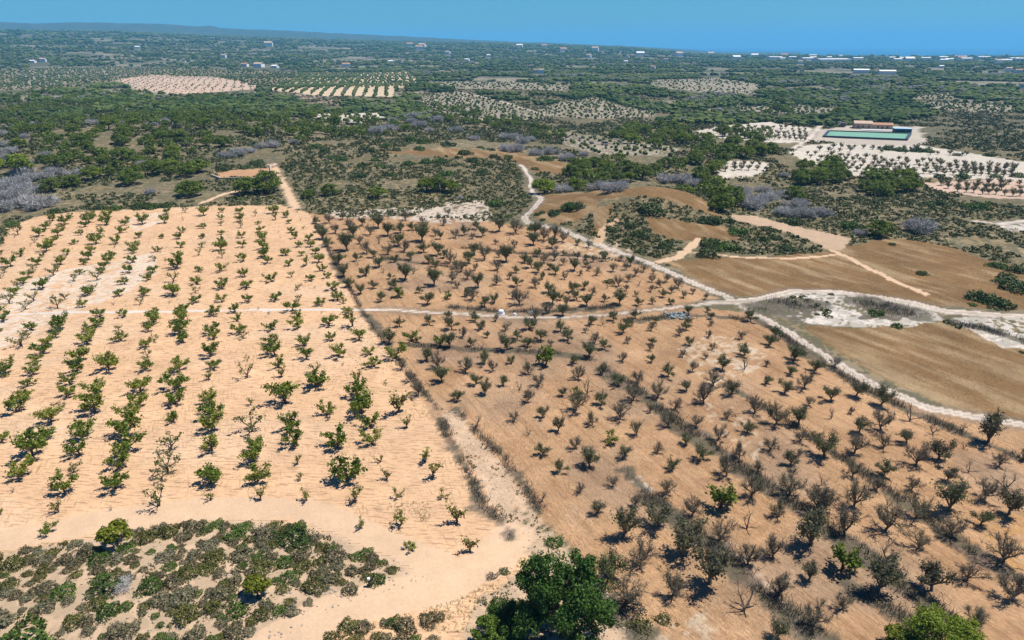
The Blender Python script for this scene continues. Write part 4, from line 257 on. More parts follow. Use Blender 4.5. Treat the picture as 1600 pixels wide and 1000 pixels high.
def tag(o, label, cat, group=None):
    o['label'] = label; o['category'] = cat
    if group: o['group'] = group
    return o

def copy_thing(root):
    r = root.copy(); COL.objects.link(r)
    for ch in root.children:
        c = ch.copy(); COL.objects.link(c); c.parent = r
        for g in ch.children:
            d = g.copy(); COL.objects.link(d); d.parent = c
    return r

def tube(path, radii, n=5):
    """tapered tube along a list of points -> (co, quads)"""
    path = np.asarray(path, float); m = len(path)
    t = np.gradient(path, axis=0); t /= np.linalg.norm(t, axis=1)[:, None] + 1e-9
    ref = np.where(abs(t[:, 2:3]) > .9, np.array([[1., 0, 0]]), np.array([[0, 0, 1.]]))
    u = np.cross(t, ref); u /= np.linalg.norm(u, axis=1)[:, None] + 1e-9
    v = np.cross(t, u)
    a = np.arange(n) * 2 * np.pi / n
    co = path[:, None] + (np.cos(a)[None, :, None] * u[:, None] + np.sin(a)[None, :, None] * v[:, None]) * np.asarray(radii)[:, None, None]
    i = np.arange(m - 1)[:, None] * n; j = np.arange(n)[None]; j2 = (j + 1) % n
    q = np.stack([i + j, i + j2, i + n + j2, i + n + j], -1).reshape(-1, 4)
    return co.reshape(-1, 3), q

def merge(parts):
    cs, qs, off = [], [], 0
    for c, q in parts:
        cs.append(c); qs.append(q + off); off += len(c)
    return np.concatenate(cs), np.concatenate(qs)

def cards(cen, size, rng, stretch=1.5, out=None, ow=0.0):
    """leaf cards: one small quad per centre, random tilt, optionally leaning to face along OUT"""
    n = len(cen)
    nor = rng.normal(size=(n, 3))
    nor /= np.linalg.norm(nor, axis=1)[:, None]
    if out is not None:
        nor = nor * (1 - ow) + out * ow
        nor /= np.linalg.norm(nor, axis=1)[:, None] + 1e-9
    r = rng.normal(size=(n, 3)); u = np.cross(nor, r); u /= np.linalg.norm(u, axis=1)[:, None] + 1e-9
    v = np.cross(nor, u)
    s = np.broadcast_to(np.asarray(size, float), (n,))[:, None]
    u = u * s * .5 * stretch; v = v * s * .5
    co = np.stack([cen - u - v * .35, cen - v * .0 + v * 1.0 * .9 - u * .1, cen + u + v * .2, cen - v], 1).reshape(-1, 3)
    q = np.arange(n * 4).reshape(-1, 4)
    return co, q

def twigs(base, tip, w, rng):
    """thin flat slivers from base points to tips (fine twigs)"""
    d = tip - base; r = rng.normal(size=d.shape); s = np.cross(d, r); s /= np.linalg.norm(s, axis=1)[:, None] + 1e-9
    w = np.broadcast_to(np.asarray(w, float), (len(d),))[:, None]
    co = np.stack([base - s * w, base + s * w, tip + s * w * .35, tip - s * w * .35], 1).reshape(-1, 3)
    return co, np.arange(len(d) * 4).reshape(-1, 4)

# ------------------------------------------------------------------ materials
def new_mat(name):
    m = bpy.data.materials.new(name); m.use_nodes = True
    nt = m.node_tree; return m, nt, nt.nodes['Principled BSDF'], nt.nodes['Material Output']

def mixrgb(nt, a, b, f, mode='MIX'):
    n = nt.nodes.new('ShaderNodeMix'); n.data_type = 'RGBA'; n.blend_type = mode
    for sock, val in ((n.inputs['Factor'], f), (n.inputs[6], a), (n.inputs[7], b)):
        if hasattr(val, 'type') or hasattr(val, 'is_linked'): nt.links.new(val, sock)
        elif isinstance(val, (tuple, list)): sock.default_value = (*val[:3], 1)
        else: sock.default_value = val
    return n.outputs[2]

def mathn(nt, op, a, b=None, c=None, clamp=False):
    n = nt.nodes.new('ShaderNodeMath'); n.operation = op; n.use_clamp = clamp
    for i, val in enumerate((a, b, c)):
        if val is None: continue
        if hasattr(val, 'is_linked'): nt.links.new(val, n.inputs[i])
        else: n.inputs[i].default_value = val
    return n.outputs[0]

def noise(nt, vec, scale, detail=4, rough=.6):
    n = nt.nodes.new('ShaderNodeTexNoise'); n.inputs['Scale'].default_value = scale
    n.inputs['Detail'].default_value = detail; n.inputs['Roughness'].default_value = rough
    if vec is not None: nt.links.new(vec, n.inputs['Vector'])
    return n.outputs[0]

def ramp(nt, v, lo, hi):
    n = nt.nodes.new('ShaderNodeMapRange'); n.clamp = True
    nt.links.new(v, n.inputs[0]); n.inputs[1].default_value = lo; n.inputs[2].default_value = hi
    return n.outputs[0]

def foliage(name, dark, light, other=None, trans=.28, objvar=.35):
    """leaf material: each leaf and each plant a little different, thin leaves let some light through"""
    m, nt, p, out = new_mat(name)
    geo = nt.nodes.new('ShaderNodeNewGeometry'); oi = nt.nodes.new('ShaderNodeObjectInfo')
    c = mixrgb(nt, dark, light, geo.outputs['Random Per Island'])
    if other: c = mixrgb(nt, c, other, mathn(nt, 'MULTIPLY', ramp(nt, oi.outputs['Random'], .25, 1.0), .75))
    k = mathn(nt, 'MULTIPLY_ADD', oi.outputs['Random'], objvar, 1 - objvar * .5)
    hv = nt.nodes.new('ShaderNodeHueSaturation'); nt.links.new(c, hv.inputs['Color']); nt.links.new(k, hv.inputs['Value'])
    nt.links.new(hv.outputs[0], p.inputs['Base Color']); p.inputs['Roughness'].default_value = .62
    p.inputs['Specular IOR Level'].default_value = .25
    tr = nt.nodes.new('ShaderNodeBsdfTranslucent'); nt.links.new(hv.outputs[0], tr.inputs[0])
    mx = nt.nodes.new('ShaderNodeMixShader'); mx.inputs[0].default_value = trans
    nt.links.new(p.outputs[0], mx.inputs[1]); nt.links.new(tr.outputs[0], mx.inputs[2]); nt.links.new(mx.outputs[0], out.inputs[0])
    return m

def plain(name, col, rough=.85, var=.25, scale=3.0):
    m, nt, p, out = new_mat(name)
    tc = nt.nodes.new('ShaderNodeTexCoord')
    nz = noise(nt, tc.outputs['Object'], scale, 5)
    c = mixrgb(nt, [x * (1 - var) for x in col], [min(1, x * (1 + var)) for x in col], nz)
    nt.links.new(c, p.inputs['Base Color']); p.inputs['Roughness'].default_value = rough
    p.inputs['Specular IOR Level'].default_value = .2
    return m

M_bark = plain('bark', (.085, .065, .05), .9, .4, 6)
M_greybark = plain('grey_bark', (.15, .125, .10), .9, .35, 6)
M_leaf_green = foliage('almond_leaf', (.074, .126, .009), (.185, .248, .022), (.22, .228, .033))
M_leaf_pale = foliage('pale_almond_leaf', (.10, .135, .03), (.19, .215, .055), (.24, .20, .06))
M_leaf_yellow = foliage('young_leaf', (.17, .16, .03), (.30, .27, .07), (.18, .20, .04))
M_leaf_olive = foliage('olive_leaf', (.105, .104, .050), (.205, .198, .098), (.135, .150, .048), .38)
M_leaf_mid = foliage('grey_green_leaf', (.082, .105, .030), (.165, .195, .058), (.125, .150, .040))
M_leaf_twig = foliage('twig_leaf', (.115, .096, .068), (.205, .175, .122), (.140, .135, .072), .22)
M_pine = foliage('pine_needle', (.085, .130, .012), (.190, .245, .026), (.115, .150, .026), .34)
M_pine_bright = foliage('bright_pine_needle', (.11, .16, .012), (.235, .285, .026), None, .36)
M_pine_deep = foliage('deep_pine_needle', (.026, .072, .008), (.085, .155, .022), None, .2)
M_carob = foliage('glossy_leaf', (.07, .13, .012), (.19, .27, .03), None, .3)
M_lone = foliage('bank_tree_leaf', (.10, .13, .012), (.26, .27, .02), None, .3)
M_bush = foliage('dark_bush_leaf', (.032, .062, .012), (.078, .120, .022), (.06, .085, .03), .18)
M_bush_green = foliage('green_bush_leaf', (.04, .085, .012), (.10, .16, .022), None, .2)
M_scrub = foliage('scrub_leaf', (.108, .096, .046), (.205, .180, .090), (.140, .142, .085), .2, .5)
M_cover = foliage('low_scrub_leaf', (.055, .066, .022), (.125, .130, .045), None, .15)
M_oliveb = foliage('yellow_green_scrub', (.055, .065, .012), (.14, .14, .03), None, .15)
M_silver = foliage('silver_twig', (.33, .315, .30), (.52, .50, .475), (.40, .38, .36), .15, .3)
M_brush = foliage('dry_brush', (.065, .058, .048), (.140, .125, .100), None, .1)
M_drytuft = foliage('dry_grass_blade', (.27, .17, .07), (.48, .33, .15), None, .25)
M_wood = foliage('woodland_leaf', (.032, .058, .016), (.066, .102, .028), (.05, .075, .035), .1)

# ------------------------------------------------------------------ plant templates
def limb(rng, p, d, length, r0, r1, n=5, up=.15, wob=.12):
    pts = [np.array(p, float)]; d = np.array(d, float); d /= np.linalg.norm(d)
    for k in range(n):
        d = d + rng.normal(size=3) * wob + np.array([0, 0, up]); d /= np.linalg.norm(d)
        pts.append(pts[-1] + d * length / n)
    return np.array(pts), np.linspace(r0, r1, n + 1)

def almond(seed, kind):
    """crown about 3 m across; returns trunk mesh, crown mesh"""
    rng = np.random.default_rng(seed)
    P = {'green': (.62, 5, 38, .50, 3, 40, .19), 'sparse': (.62, 4, 42, .52, 3, 13, .19), 'young': (.5, 3, 55, .45, 3, 14, .22),
         'olive': (.55, 6, 52, .50, 5, 40, .115), 'bare': (.5, 7, 50, .56, 5, 9, .10), 'dead': (.45, 4, 48, .5, 3, 0, .1)}[kind]
    h, nl, el, sl, ns, nleaf, ls = P
    wood = []; tip = []; leaf = []
    pts, rad = limb(rng, (0, 0, -.12), (rng.normal() * .15, rng.normal() * .15, 1), h + .12, .13, .09, 4, .1, .08)
    wood.append(tube(pts, rad, 6)); top = pts[-1]
    a0 = rng.uniform(0, 6.3)
    tb, tt = [], []
    for i in range(nl):
        a = a0 + i * 2 * np.pi / nl + rng.normal() * .25; e = radians(el + rng.normal() * 12)
        d = (math.cos(a) * math.cos(e), math.sin(a) * math.cos(e), math.sin(e))
        L = 1.35 * rng.uniform(.75, 1.15)
        lp, lr = limb(rng, top - np.array([0, 0, rng.uniform(0, .2)]), d, L, .075, .035, 5, .06)
        wood.append(tube(lp, lr, 5))
        for j in range(ns):
            k = rng.integers(2, 6); b = lp[min(k, 5)]
            dd = (lp[-1] - lp[0]) / L + rng.normal(size=3) * .55 + np.array([0, 0, .15])
            sp, sr = limb(rng, b, dd, sl * rng.uniform(.7, 1.5), .034, .012, 4, .08)
            wood.append(tube(sp, sr, 4))
            for q in range(7 if kind in ('bare', 'olive') else 5 if kind == 'dead' else 3):
                s = rng.integers(1, 5); ddd = (sp[-1] - sp[0]) + rng.normal(size=3) * .28; ddd /= np.linalg.norm(ddd) + 1e-6
                tb.append(sp[s]); tt.append(sp[s] + ddd * rng.uniform(.25, .6) + np.array([0, 0, .05]))
            if nleaf:
                n = nleaf + int(rng.integers(-3, 4)) if nleaf > 6 else nleaf
                t = rng.uniform(.1, 1.1, n)[:, None]
                leaf.append(sp[0] * (1 - t) + sp[-1] * t + rng.normal(size=(n, 3)) * np.array([.17, .17, .13]))
    tb = np.array(tb); tt = np.array(tt)
    tw = twigs(tb, tt, .014 if kind in ('bare', 'dead') else .01, rng)
    if kind in ('bare', 'dead', 'olive'):
        f = 5 if kind == 'bare' else 2
        bb = np.repeat(tb * .4 + tt * .6, f, 0); te = bb + rng.normal(size=bb.shape) * .18 + np.array([0, 0, .08])
        tw = merge([tw, twigs(bb, te, .011, rng)])
    parts = []
    if leaf:
        leaf = np.concatenate(leaf); parts.append(cards(leaf, ls * rng.uniform(.6, 1.25, len(leaf)), rng))
    allc = np.concatenate([p[0] for p in wood] + [tw[0]])
    wmax = np.percentile(np.abs(allc[:, :2]), 99.5) * 2
    sc = 3.0 / wmax
    wc, wq = merge(wood); tc_, tq = tw
    leafm = {'green': M_leaf_green, 'sparse': M_leaf_pale, 'young': M_leaf_yellow, 'olive': M_leaf_olive, 'bare': M_leaf_twig, 'dead': M_leaf_twig}[kind]
    if kind in ('bare', 'dead'):
        trunk = mesh_np('trunk_mesh', wc * sc, wq, mat=M_greybark)
        cc, cq = merge(([(tc_, tq)] + parts)) if parts else (tc_, tq)
        crown = mesh_np('crown_mesh', cc * sc, cq, mat=leafm)
    else:
        wc, wq = merge([(wc, wq), (tc_, tq)])
        trunk = mesh_np('trunk_mesh', wc * sc, wq, mat=M_bark if kind != 'olive' else M_greybark)
        cc, cq = merge(parts)
        crown = mesh_np('crown_mesh', cc * sc, cq, mat=leafm)
    return trunk, crown

def pine(seed, mat, nclump=46, per=64, flat=.52, trunk_h=.42, csize=.27, leaf=.085, spread=1.0):
    """crown radius 1, lumpy umbrella of needle clumps carried on visible limbs"""
    rng = np.random.default_rng(seed)
    cz = trunk_h + .4 * max(flat, .62) / .62
    wood = []
    pts, rad = limb(rng, (0, 0, -.08), (rng.normal() * .08, rng.normal() * .08, 1), cz + .08, .075, .04, 5, .1, .06)
    wood.append(tube(pts, rad, 7))
    cen = []; leaf_c = []; leaf_o = []
    off = rng.normal(size=3) * .1
    for i in range(nclump):
        u = rng.uniform(-.45, 1.0); a = rng.uniform(0, 6.283); rr = rng.uniform(.55, 1.0) ** .6
        s = math.sqrt(max(0, 1 - u * u))
        lob = 1 + .22 * math.sin(a * 3 + seed) + .12 * math.sin(a * 5 + seed * 2)
        c = np.array([math.cos(a) * s * lob * .80, math.sin(a) * s * lob * .80, u * flat * (1 if u > 0 else .75)]) * rr * spread
        c[2] += cz; cen.append(c)
    cen = np.array(cen)
    for c in cen[:: 3]:
        b = pts[rng.integers(2, 6)]; mid = (b + c) / 2 - np.array([0, 0, .05])
        wood.append(tube([b, mid, c], [.03, .02, .008], 4))
    for c in cen:
        r = csize * rng.uniform(.65, 1.2)
        d = rng.normal(size=(per, 3)); d /= np.linalg.norm(d, axis=1)[:, None]; d[:, 2] = np.where(d[:, 2] < -.3, -d[:, 2], d[:, 2])
        k = rng.uniform(.45, 1.05, per)[:, None]
        leaf_c.append(c + d * r * k * np.array([1, 1, .8])); leaf_o.append(d)
    lc = np.concatenate(leaf_c); lo = np.concatenate(leaf_o)
    co, q = cards(lc, leaf * rng.uniform(.6, 1.3, len(lc)), rng, 1.5, lo, .55)
    wc, wq = merge(wood)
    return mesh_np('trunk_mesh', wc, wq, mat=M_bark), mesh_np('crown_mesh', co, q, mat=mat)

def lobed(seed, mat, lobes=16, clumps=11, per=110, th=.3, flat=.8, leaf=.032, csize=.15):
    """large crown of separate billowing lobes, radius 1, on a forked trunk"""
    rng = np.random.default_rng(seed); wood = []; lc = []; lo = []
    pts, rad = limb(rng, (0, 0, -.08), (.05, 0, 1), th + .35, .075, .045, 5, .1, .06); wood.append(tube(pts, rad, 8))
    for i in range(lobes):
        u = -.25 + 1.2 * (i + .5) / lobes; a = i * 2.4 + rng.normal() * .3; s = math.sqrt(max(.04, 1 - min(u, .98) ** 2))
        c = np.array([math.cos(a) * s * .66, math.sin(a) * s * .66, u * flat * .72]) * rng.uniform(.7, 1.22); c[2] += th + .38
        R_ = rng.uniform(.18, .34); wood.append(tube([pts[rng.integers(2, 6)], (pts[-1] + c) / 2 - np.array([0, 0, .06]), c], [.035, .025, .01], 5))
        for j in range(clumps):
            d = rng.normal(size=3); d[2] = abs(d[2]) * (1 if rng.random() < .8 else -.6); d /= np.linalg.norm(d)
            cc = c + d * R_ * rng.uniform(.7, 1.0); r = csize * rng.uniform(.6, 1.2)
            e = rng.normal(size=(per, 3)); e /= np.linalg.norm(e, axis=1)[:, None]
            lc.append(cc + e * r * rng.uniform(.4, 1.05, per)[:, None]); lo.append(e * .6 + d * .6)
    lc = np.concatenate(lc); lo = np.concatenate(lo); lo /= np.linalg.norm(lo, axis=1)[:, None]
    co, q = cards(lc, leaf * rng.uniform(.6, 1.3, len(lc)), rng, 1.6, lo, .5)
    wc, wq = merge(wood)
    return mesh_np('trunk_mesh', wc, wq, mat=M_bark), mesh_np('crown_mesh', co, q, mat=mat)

def dome(seed, mat, n=420, leaf=.16, flat=.62, lump=.25, stem=False):
    """low rounded shrub, radius 1"""
    rng = np.random.default_rng(seed)
    d = rng.normal(size=(n, 3)); d[:, 2] = np.abs(d[:, 2]); d /= np.linalg.norm(d, axis=1)[:, None]
    a = np.arctan2(d[:, 1], d[:, 0])
    lob = 1 + lump * np.sin(a * 3 + seed) * .6 + lump * np.sin(a * 5 + 2 * seed) * .5 + lump * .7 * np.sin(d[:, 2] * 7 + a * 2 + seed)
    k = rng.uniform(.55, 1.0, n) ** .5 * lob
    c = d * k[:, None] * np.array([.95, .95, flat])
    co, q = cards(c, leaf * rng.uniform(.6, 1.3, n), rng, 1.4, d, .5)
    return mesh_np('shrub_mesh', co, q, mat=mat)

def silver(seed, n=520):
    """leafless silver-grey shrub: fine upright twigs fanning from several stems, radius 1"""
    rng = np.random.default_rng(seed)
    st = rng.normal(size=(9, 3)) * np.array([.38, .38, 0]); parts = []
    for s in st:
        m = n // 9
        d = rng.normal(size=(m, 3)) * np.array([.6, .6, .45]) + np.array([s[0] * .6, s[1] * .6, .95]); d /= np.linalg.norm(d, axis=1)[:, None]
        L = rng.uniform(.35, .8, m)[:, None]; o = s + d * L
        b = s * .5 + d * L * .35
        parts.append(twigs(b, o, .02, rng))
        bb = np.repeat(o * .7 + b * .3, 2, 0); parts.append(twigs(bb, bb + rng.normal(size=bb.shape) * .15 + np.array([0, 0, .08]), .016, rng))
    co, q = merge(parts)
    return mesh_np('twig_mesh', co, q, mat=M_silver)

# ------------------------------------------------------------------ the ground
def axis_steps(start, stop, fine_to, step, growth):
    v = [start]
    while v[-1] < stop: v.append(v[-1] + step + max(0, v[-1] - fine_to) * growth)
    return np.array(v)
xp = axis_steps(0, 10500, 112, .58, .018)
GX = np.concatenate([-xp[:0:-1], xp]); GY = axis_steps(26, 12500, 135, .55, .0078)
XX, YY = np.meshgrid(GX, GY)
HH = height(XX, YY)
DD = np.hypot(XX, YY)

COLS = {  # zone -> colour, furrows, grass streaks, scrub speckle
    'sand': ((.555, .355, .205), 1, 0, 0), 'pale': ((.565, .455, .345), .9, 0, 0), 'chalkstrip': ((.50, .415, .33), 0, .4, .12), 'pad': ((.40, .345, .28), 0, .1, .05), 'drygrass': ((.43, .268, .148), 0, 1, .03),
    'chalk': ((.52, .465, .40), 0, .1, .30), 'palegrass': ((.50, .385, .27), 0, .7, .02), 'gully': ((.50, .355, .235), 0, .3, .12),
    'orange': ((.43, .25, .11), 0, .9, 0), 'brown': ((.205, .125, .056), 0, .85, .04), 'pinktrack': ((.42, .30, .20), .3, .2, .05),
    'greyscrub': ((.16, .135, .11), 0, .4, .5), 'dirt': ((.42, .24, .13), 0, 0, .05), 'pinkfield': ((.47, .34, .255), .5, 0, .02),
    'white': ((.52, .465, .385), .6, 0, .10), 'pale2': ((.385, .33, .25), 0, .3, .5), 'stripe': ((.48, .375, .25), 0, 0, 0),
    'green': ((.035, .075, .015), .3, 0, .1),
    'track': ((.52, .445, .37), 0, .25, 0), 'faint': ((.52, .46, .40), 0, 0, 0), 'dirtpath': ((.52, .36, .23), 0, 0, 0), 'path': ((.44, .30, .18), .3, 0, 0),
    'whitepath': ((.45, .335, .24), 0, .4, .1),
    'heath': ((.25, .20, .115), 0, .2, .45), 'bank': ((.46, .33, .215), 0, .1, .16), 'scrubland': ((.17, .138, .085), 0, .2, .8), 'pinkscar': ((.36, .25, .20), 0, 0, .4),
}
SOFT = {'palegrass': .15, 'pale': -.25, 'chalkstrip': -.3, 'gully': -.5, 'orange': .1, 'chalk': -.6, 'whitepath': -.2, 'pinkscar': -.2, 'greyscrub': -.5, 'pale2': -.45}
HASH = np.random.default_rng(9).uniform(-1, 1, XX.shape)
def in_poly(px, py, P):
    c = np.zeros(px.shape, bool); n = len(P)
    for i in range(n):
        (x1, y1), (x2, y2) = P[i], P[i - 1]
        if y1 == y2: continue
        c ^= ((y1 > py) != (y2 > py)) & (px < (x2 - x1) * (py - y1) / (y2 - y1) + x1)
    return c
def line_dist(px, py, L):
    d = np.full(px.shape, 1e9)
    for (x1, y1), (x2, y2) in zip(L[:-1], L[1:]):
        dx, dy = x2 - x1, y2 - y1; t = np.clip(((px - x1) * dx + (py - y1) * dy) / (dx * dx + dy * dy + 1e-9), 0, 1)
        d = np.minimum(d, np.hypot(px - x1 - t * dx, py - y1 - t * dy))
    return d

warp = np.clip(DD / 160, .55, 8)
WX = XX + warp * (1.1 * fbm(XX / 9, YY / 9, 3, 21) + .5 * vnoise(XX / 1.7, YY / 1.7, 23))
WY = YY + warp * (1.1 * fbm(XX / 9, YY / 9, 3, 31) + .5 * vnoise(XX / 1.7, YY / 1.7, 33))
n1 = fbm(XX / 38, YY / 38, 4, 41); n2 = fbm(XX / 7, YY / 7, 3, 43)
near = sstep(1500, 350, DD)[..., None]
base = np.array([.205, .158, .088]) + n1[..., None] * np.array([.075, .052, .030]) + n2[..., None] * .028
farc = np.array([.085, .088, .055]) + n1[..., None] * .035
ZC = base * near + farc * (1 - near)
_c = sstep(.17, .26, fbm(XX / 130, YY / 75, 3, 131) + .06 * n2) * sstep(560, 720, DD)
_c = (_c * sstep(-.5, .2, fbm(XX / 45, YY / 45, 3, 133)))[..., None]
ZC = ZC * (1 - _c) + (np.array([.35, .30, .225]) + n2[..., None] * .08) * _c
PAR = np.zeros(XX.shape + (4,)); PAR[..., 2] = .62
ZONE_ID = np.zeros(XX.shape, np.int8); IDN = {}
def window(P, pad):
    xs = [p[0] for p in P]; ys = [p[1] for p in P]
    i0, i1 = np.searchsorted(GX, [min(xs) - pad, max(xs) + pad]); j0, j1 = np.searchsorted(GY, [min(ys) - pad, max(ys) + pad])
    return slice(max(j0 - 1, 0), j1 + 1), slice(max(i0 - 1, 0), i1 + 1)
def paint(mask, sl, nm):
    col, fu, gr, sc = COLS[nm]
    jit = 1 + .10 * n1[sl] + .07 * n2[sl]
    if nm in SOFT: mask = mask & (vnoise(XX[sl] / .9, YY[sl] / .9, 61) + 1.1 * n2[sl] + .3 * HASH[sl] > SOFT[nm])
    m = mask[..., None]
    col = np.array(col)
    if nm in ('drygrass', 'sand', 'brown'): jit = jit + (.16 if nm != 'sand' else .05) * fbm(XX[sl] / 11, YY[sl] / 11, 4, 161) + .06 * vnoise(XX[sl] / 2.3, YY[sl] / 2.3, 163)
    if nm == 'drygrass':
        f = sstep(-.05, .45, fbm(XX[sl] / 16, YY[sl] / 16, 4, 63))[..., None] * .45 * sstep(110, 190, YY[sl])[..., None]
        f = np.maximum(f, sstep(150, 235, YY[sl])[..., None] * .5)
        f = sstep(.05, .5, fbm(XX[sl] / 13 + 4, YY[sl] / 20, 4, 171))[..., None] * .7
        col = col * (1 - f) + np.array([.49, .345, .225]) * f
        col = col * (1 - f) + np.array([.27, .178, .112]) * f
    if nm == 'sand':
        f = sstep(.0, .6, fbm(XX[sl] / 22, YY[sl] / 13, 4, 65))[..., None] * .55
        col = col * (1 - f) + np.array([.56, .40, .265]) * f
    if nm == 'brown':
        f = sstep(-.1, .6, fbm((XX[sl] + YY[sl] * .55) / 2.6, (YY[sl] - XX[sl] * .5) / 13, 4, 67) + .5 * n1[sl])[..., None]
        col = col * (1 - f) + np.array([.315, .225, .125]) * f
    ZC[sl] = np.where(m, col * jit[..., None], ZC[sl]); PAR[sl] = np.where(m, np.array([fu, gr, sc, 0]), PAR[sl])
    i = IDN.setdefault(nm, len(IDN) + 1); ZONE_ID[sl] = np.where(mask, i, ZONE_ID[sl])
for nm, P in ZONES:
    far = max(p[1] for p in P); sl = window(P, 6 + far / 60)
    if XX[sl].size: paint(in_poly(WX[sl], WY[sl], P), sl, nm)
for nm, w, L in LINES:
    sl = window(L, 12)
    if not XX[sl].size: continue
    k = .35 if nm in ('track', 'faint', 'whitepath') else .6
    d = line_dist(XX[sl] + (WX[sl] - XX[sl]) * k, YY[sl] + (WY[sl] - YY[sl]) * k, L)
    w = w * .66 if nm == 'track' else w
    paint(d < w * (1 + .25 * n2[sl]), sl, nm)
    if nm == 'track':   # the unworn strip between the wheel ruts, greyish verges
        rut = (d < .33)[..., None] & (DD[sl] < 260)[..., None]; ZC[sl] = np.where(rut, ZC[sl] * np.array([.72, .70, .66]), ZC[sl])
        vg = ((d > w) & (d < w + 1.5 + n2[sl]))[..., None]; ZC[sl] = np.where(vg, ZC[sl] * .55 + np.array([.20, .17, .135]) * .45, ZC[sl])
# soft brush-darkened soil along the terrace banks
for nm, w, L in STRIPS:
    sl = window(L, 12)
    d = line_dist(WX[sl], WY[sl], L)
    f = (sstep(w * 1.35, w * .95, d + n2[sl] * 1.3 + vnoise(XX[sl] / .8, YY[sl] / .8, 77) * .45) * .8)[..., None]
    ZC[sl] = ZC[sl] * (1 - f) + np.array([.125, .105, .085]) * f
    PAR[sl][..., 2] = np.maximum(PAR[sl][..., 2], f[..., 0] * .6)
# striped far orchard: bare soil between dark planted rows

def ground_material():
    m, nt, p, out = new_mat('ground')
    ca = nt.nodes.new('ShaderNodeAttribute'); ca.attribute_name = 'zone_colour'
    pa = nt.nodes.new('ShaderNodeAttribute'); pa.attribute_name = 'zone_kind'
    sep = nt.nodes.new('ShaderNodeSeparateColor'); nt.links.new(pa.outputs['Color'], sep.inputs[0])
    fur, gra, scr = sep.outputs
    tc = nt.nodes.new('ShaderNodeTexCoord'); vec = tc.outputs['Object']
    def mapped(sx, sy, rot):
        m1 = nt.nodes.new('ShaderNodeMapping'); m1.inputs['Rotation'].default_value = (0, 0, radians(rot)); nt.links.new(vec, m1.inputs[0])
        mp = nt.nodes.new('ShaderNodeMapping'); mp.inputs['Scale'].default_value = (sx, sy, 1)
        nt.links.new(m1.outputs[0], mp.inputs[0]); return mp.outputs[0]
    c = ca.outputs['Color']
    fine = noise(nt, vec, 2.6, 6, .7); mid = noise(nt, vec, .33, 5, .6)
    grain = mathn(nt, 'MULTIPLY_ADD', fine, .42, mathn(nt, 'MULTIPLY_ADD', mid, .36, .61))
    hv = nt.nodes.new('ShaderNodeHueSaturation'); nt.links.new(c, hv.inputs['Color']); nt.links.new(grain, hv.inputs['Value'])
    c = hv.outputs[0]
    # tractor furrows, broken, both across and along the rows
    f1 = ramp(nt, noise(nt, mapped(.5, 2.9, 3), 1.0, 4, .65), .53, .66)
    f2 = ramp(nt, noise(nt, mapped(.4, 2.9, -110), 1.0, 4, .65), .54, .68)
    brk = ramp(nt, noise(nt, vec, .16, 4), .40, .62)
    clod = ramp(nt, noise(nt, vec, 5.5, 5, .75), .60, .72)
    f1 = mathn(nt, 'MAXIMUM', f1, mathn(nt, 'MULTIPLY', clod, .7))
    fm = mathn(nt, 'MULTIPLY', mathn(nt, 'MAXIMUM', f1, mathn(nt, 'MULTIPLY', f2, brk)), mathn(nt, 'MULTIPLY', fur, .85))
    c = mixrgb(nt, c, (.285, .17, .10), fm)
    # dry grass: streaks of pale straw over the soil
    g1 = ramp(nt, noise(nt, mapped(.5, 2.6, 58), 1.0, 5, .7), .46, .66)
    g2 = ramp(nt, noise(nt, vec, .11, 4), .35, .7)
    c2 = mixrgb(nt, c, (1.36, 1.33, 1.28), mathn(nt, 'MULTIPLY', mathn(nt, 'MULTIPLY', g1, gra), .6), 'MULTIPLY')
    g3 = ramp(nt, noise(nt, mapped(1.3, 6.5, 66), 1.0, 4, .7), .50, .66)
    c2 = mixrgb(nt, c2, (.60, .56, .52), mathn(nt, 'MULTIPLY', mathn(nt, 'MULTIPLY', g3, gra), .42), 'MULTIPLY')
    g4 = ramp(nt, noise(nt, mapped(.08, 1.0, 63), 1.0, 5, .6), .50, .62)
    c2 = mixrgb(nt, c2, (.66, .60, .55), mathn(nt, 'MULTIPLY', mathn(nt, 'MULTIPLY', g4, gra), .5), 'MULTIPLY')
    c2 = mixrgb(nt, c2, (.68, .62, .58), mathn(nt, 'MULTIPLY', mathn(nt, 'MULTIPLY', g2, gra), .75), 'MULTIPLY')
    # low ground-hugging plants and bare flecks in scrubland
    wv = nt.nodes.new('ShaderNodeTexNoise'); wv.inputs['Scale'].default_value = .5; wv.inputs['Detail'].default_value = 5; nt.links.new(vec, wv.inputs['Vector'])
    wa = nt.nodes.new('ShaderNodeVectorMath'); wa.operation = 'MULTIPLY_ADD'; nt.links.new(wv.outputs['Color'], wa.inputs[0]); wa.inputs[1].default_value = (4.5, 4.5, 0); nt.links.new(vec, wa.inputs[2]); wvec = wa.outputs[0]
    vo = nt.nodes.new('ShaderNodeTexVoronoi'); vo.inputs['Scale'].default_value = .55; nt.links.new(wvec, vo.inputs['Vector'])
    vo2 = nt.nodes.new('ShaderNodeTexVoronoi'); vo2.inputs['Scale'].default_value = .23; nt.links.new(wvec, vo2.inputs['Vector'])
    wob = noise(nt, vec, .9, 4)
    s1 = mathn(nt, 'SUBTRACT', mathn(nt, 'ADD', .30, mathn(nt, 'MULTIPLY', wob, .5)), vo.outputs['Distance'])
    s2 = mathn(nt, 'SUBTRACT', mathn(nt, 'ADD', .22, mathn(nt, 'MULTIPLY', wob, .4)), vo2.outputs['Distance'])
    sm = mathn(nt, 'MULTIPLY', mathn(nt, 'MAXIMUM', ramp(nt, s1, -.06, .1), ramp(nt, s2, -.06, .1)), scr)
    plant = mixrgb(nt, (.060, .064, .034), (.115, .105, .066), noise(nt, vec, .25, 3))
    c3 = mixrgb(nt, c2, plant, mathn(nt, 'MULTIPLY', sm, 1.25, clamp=True))
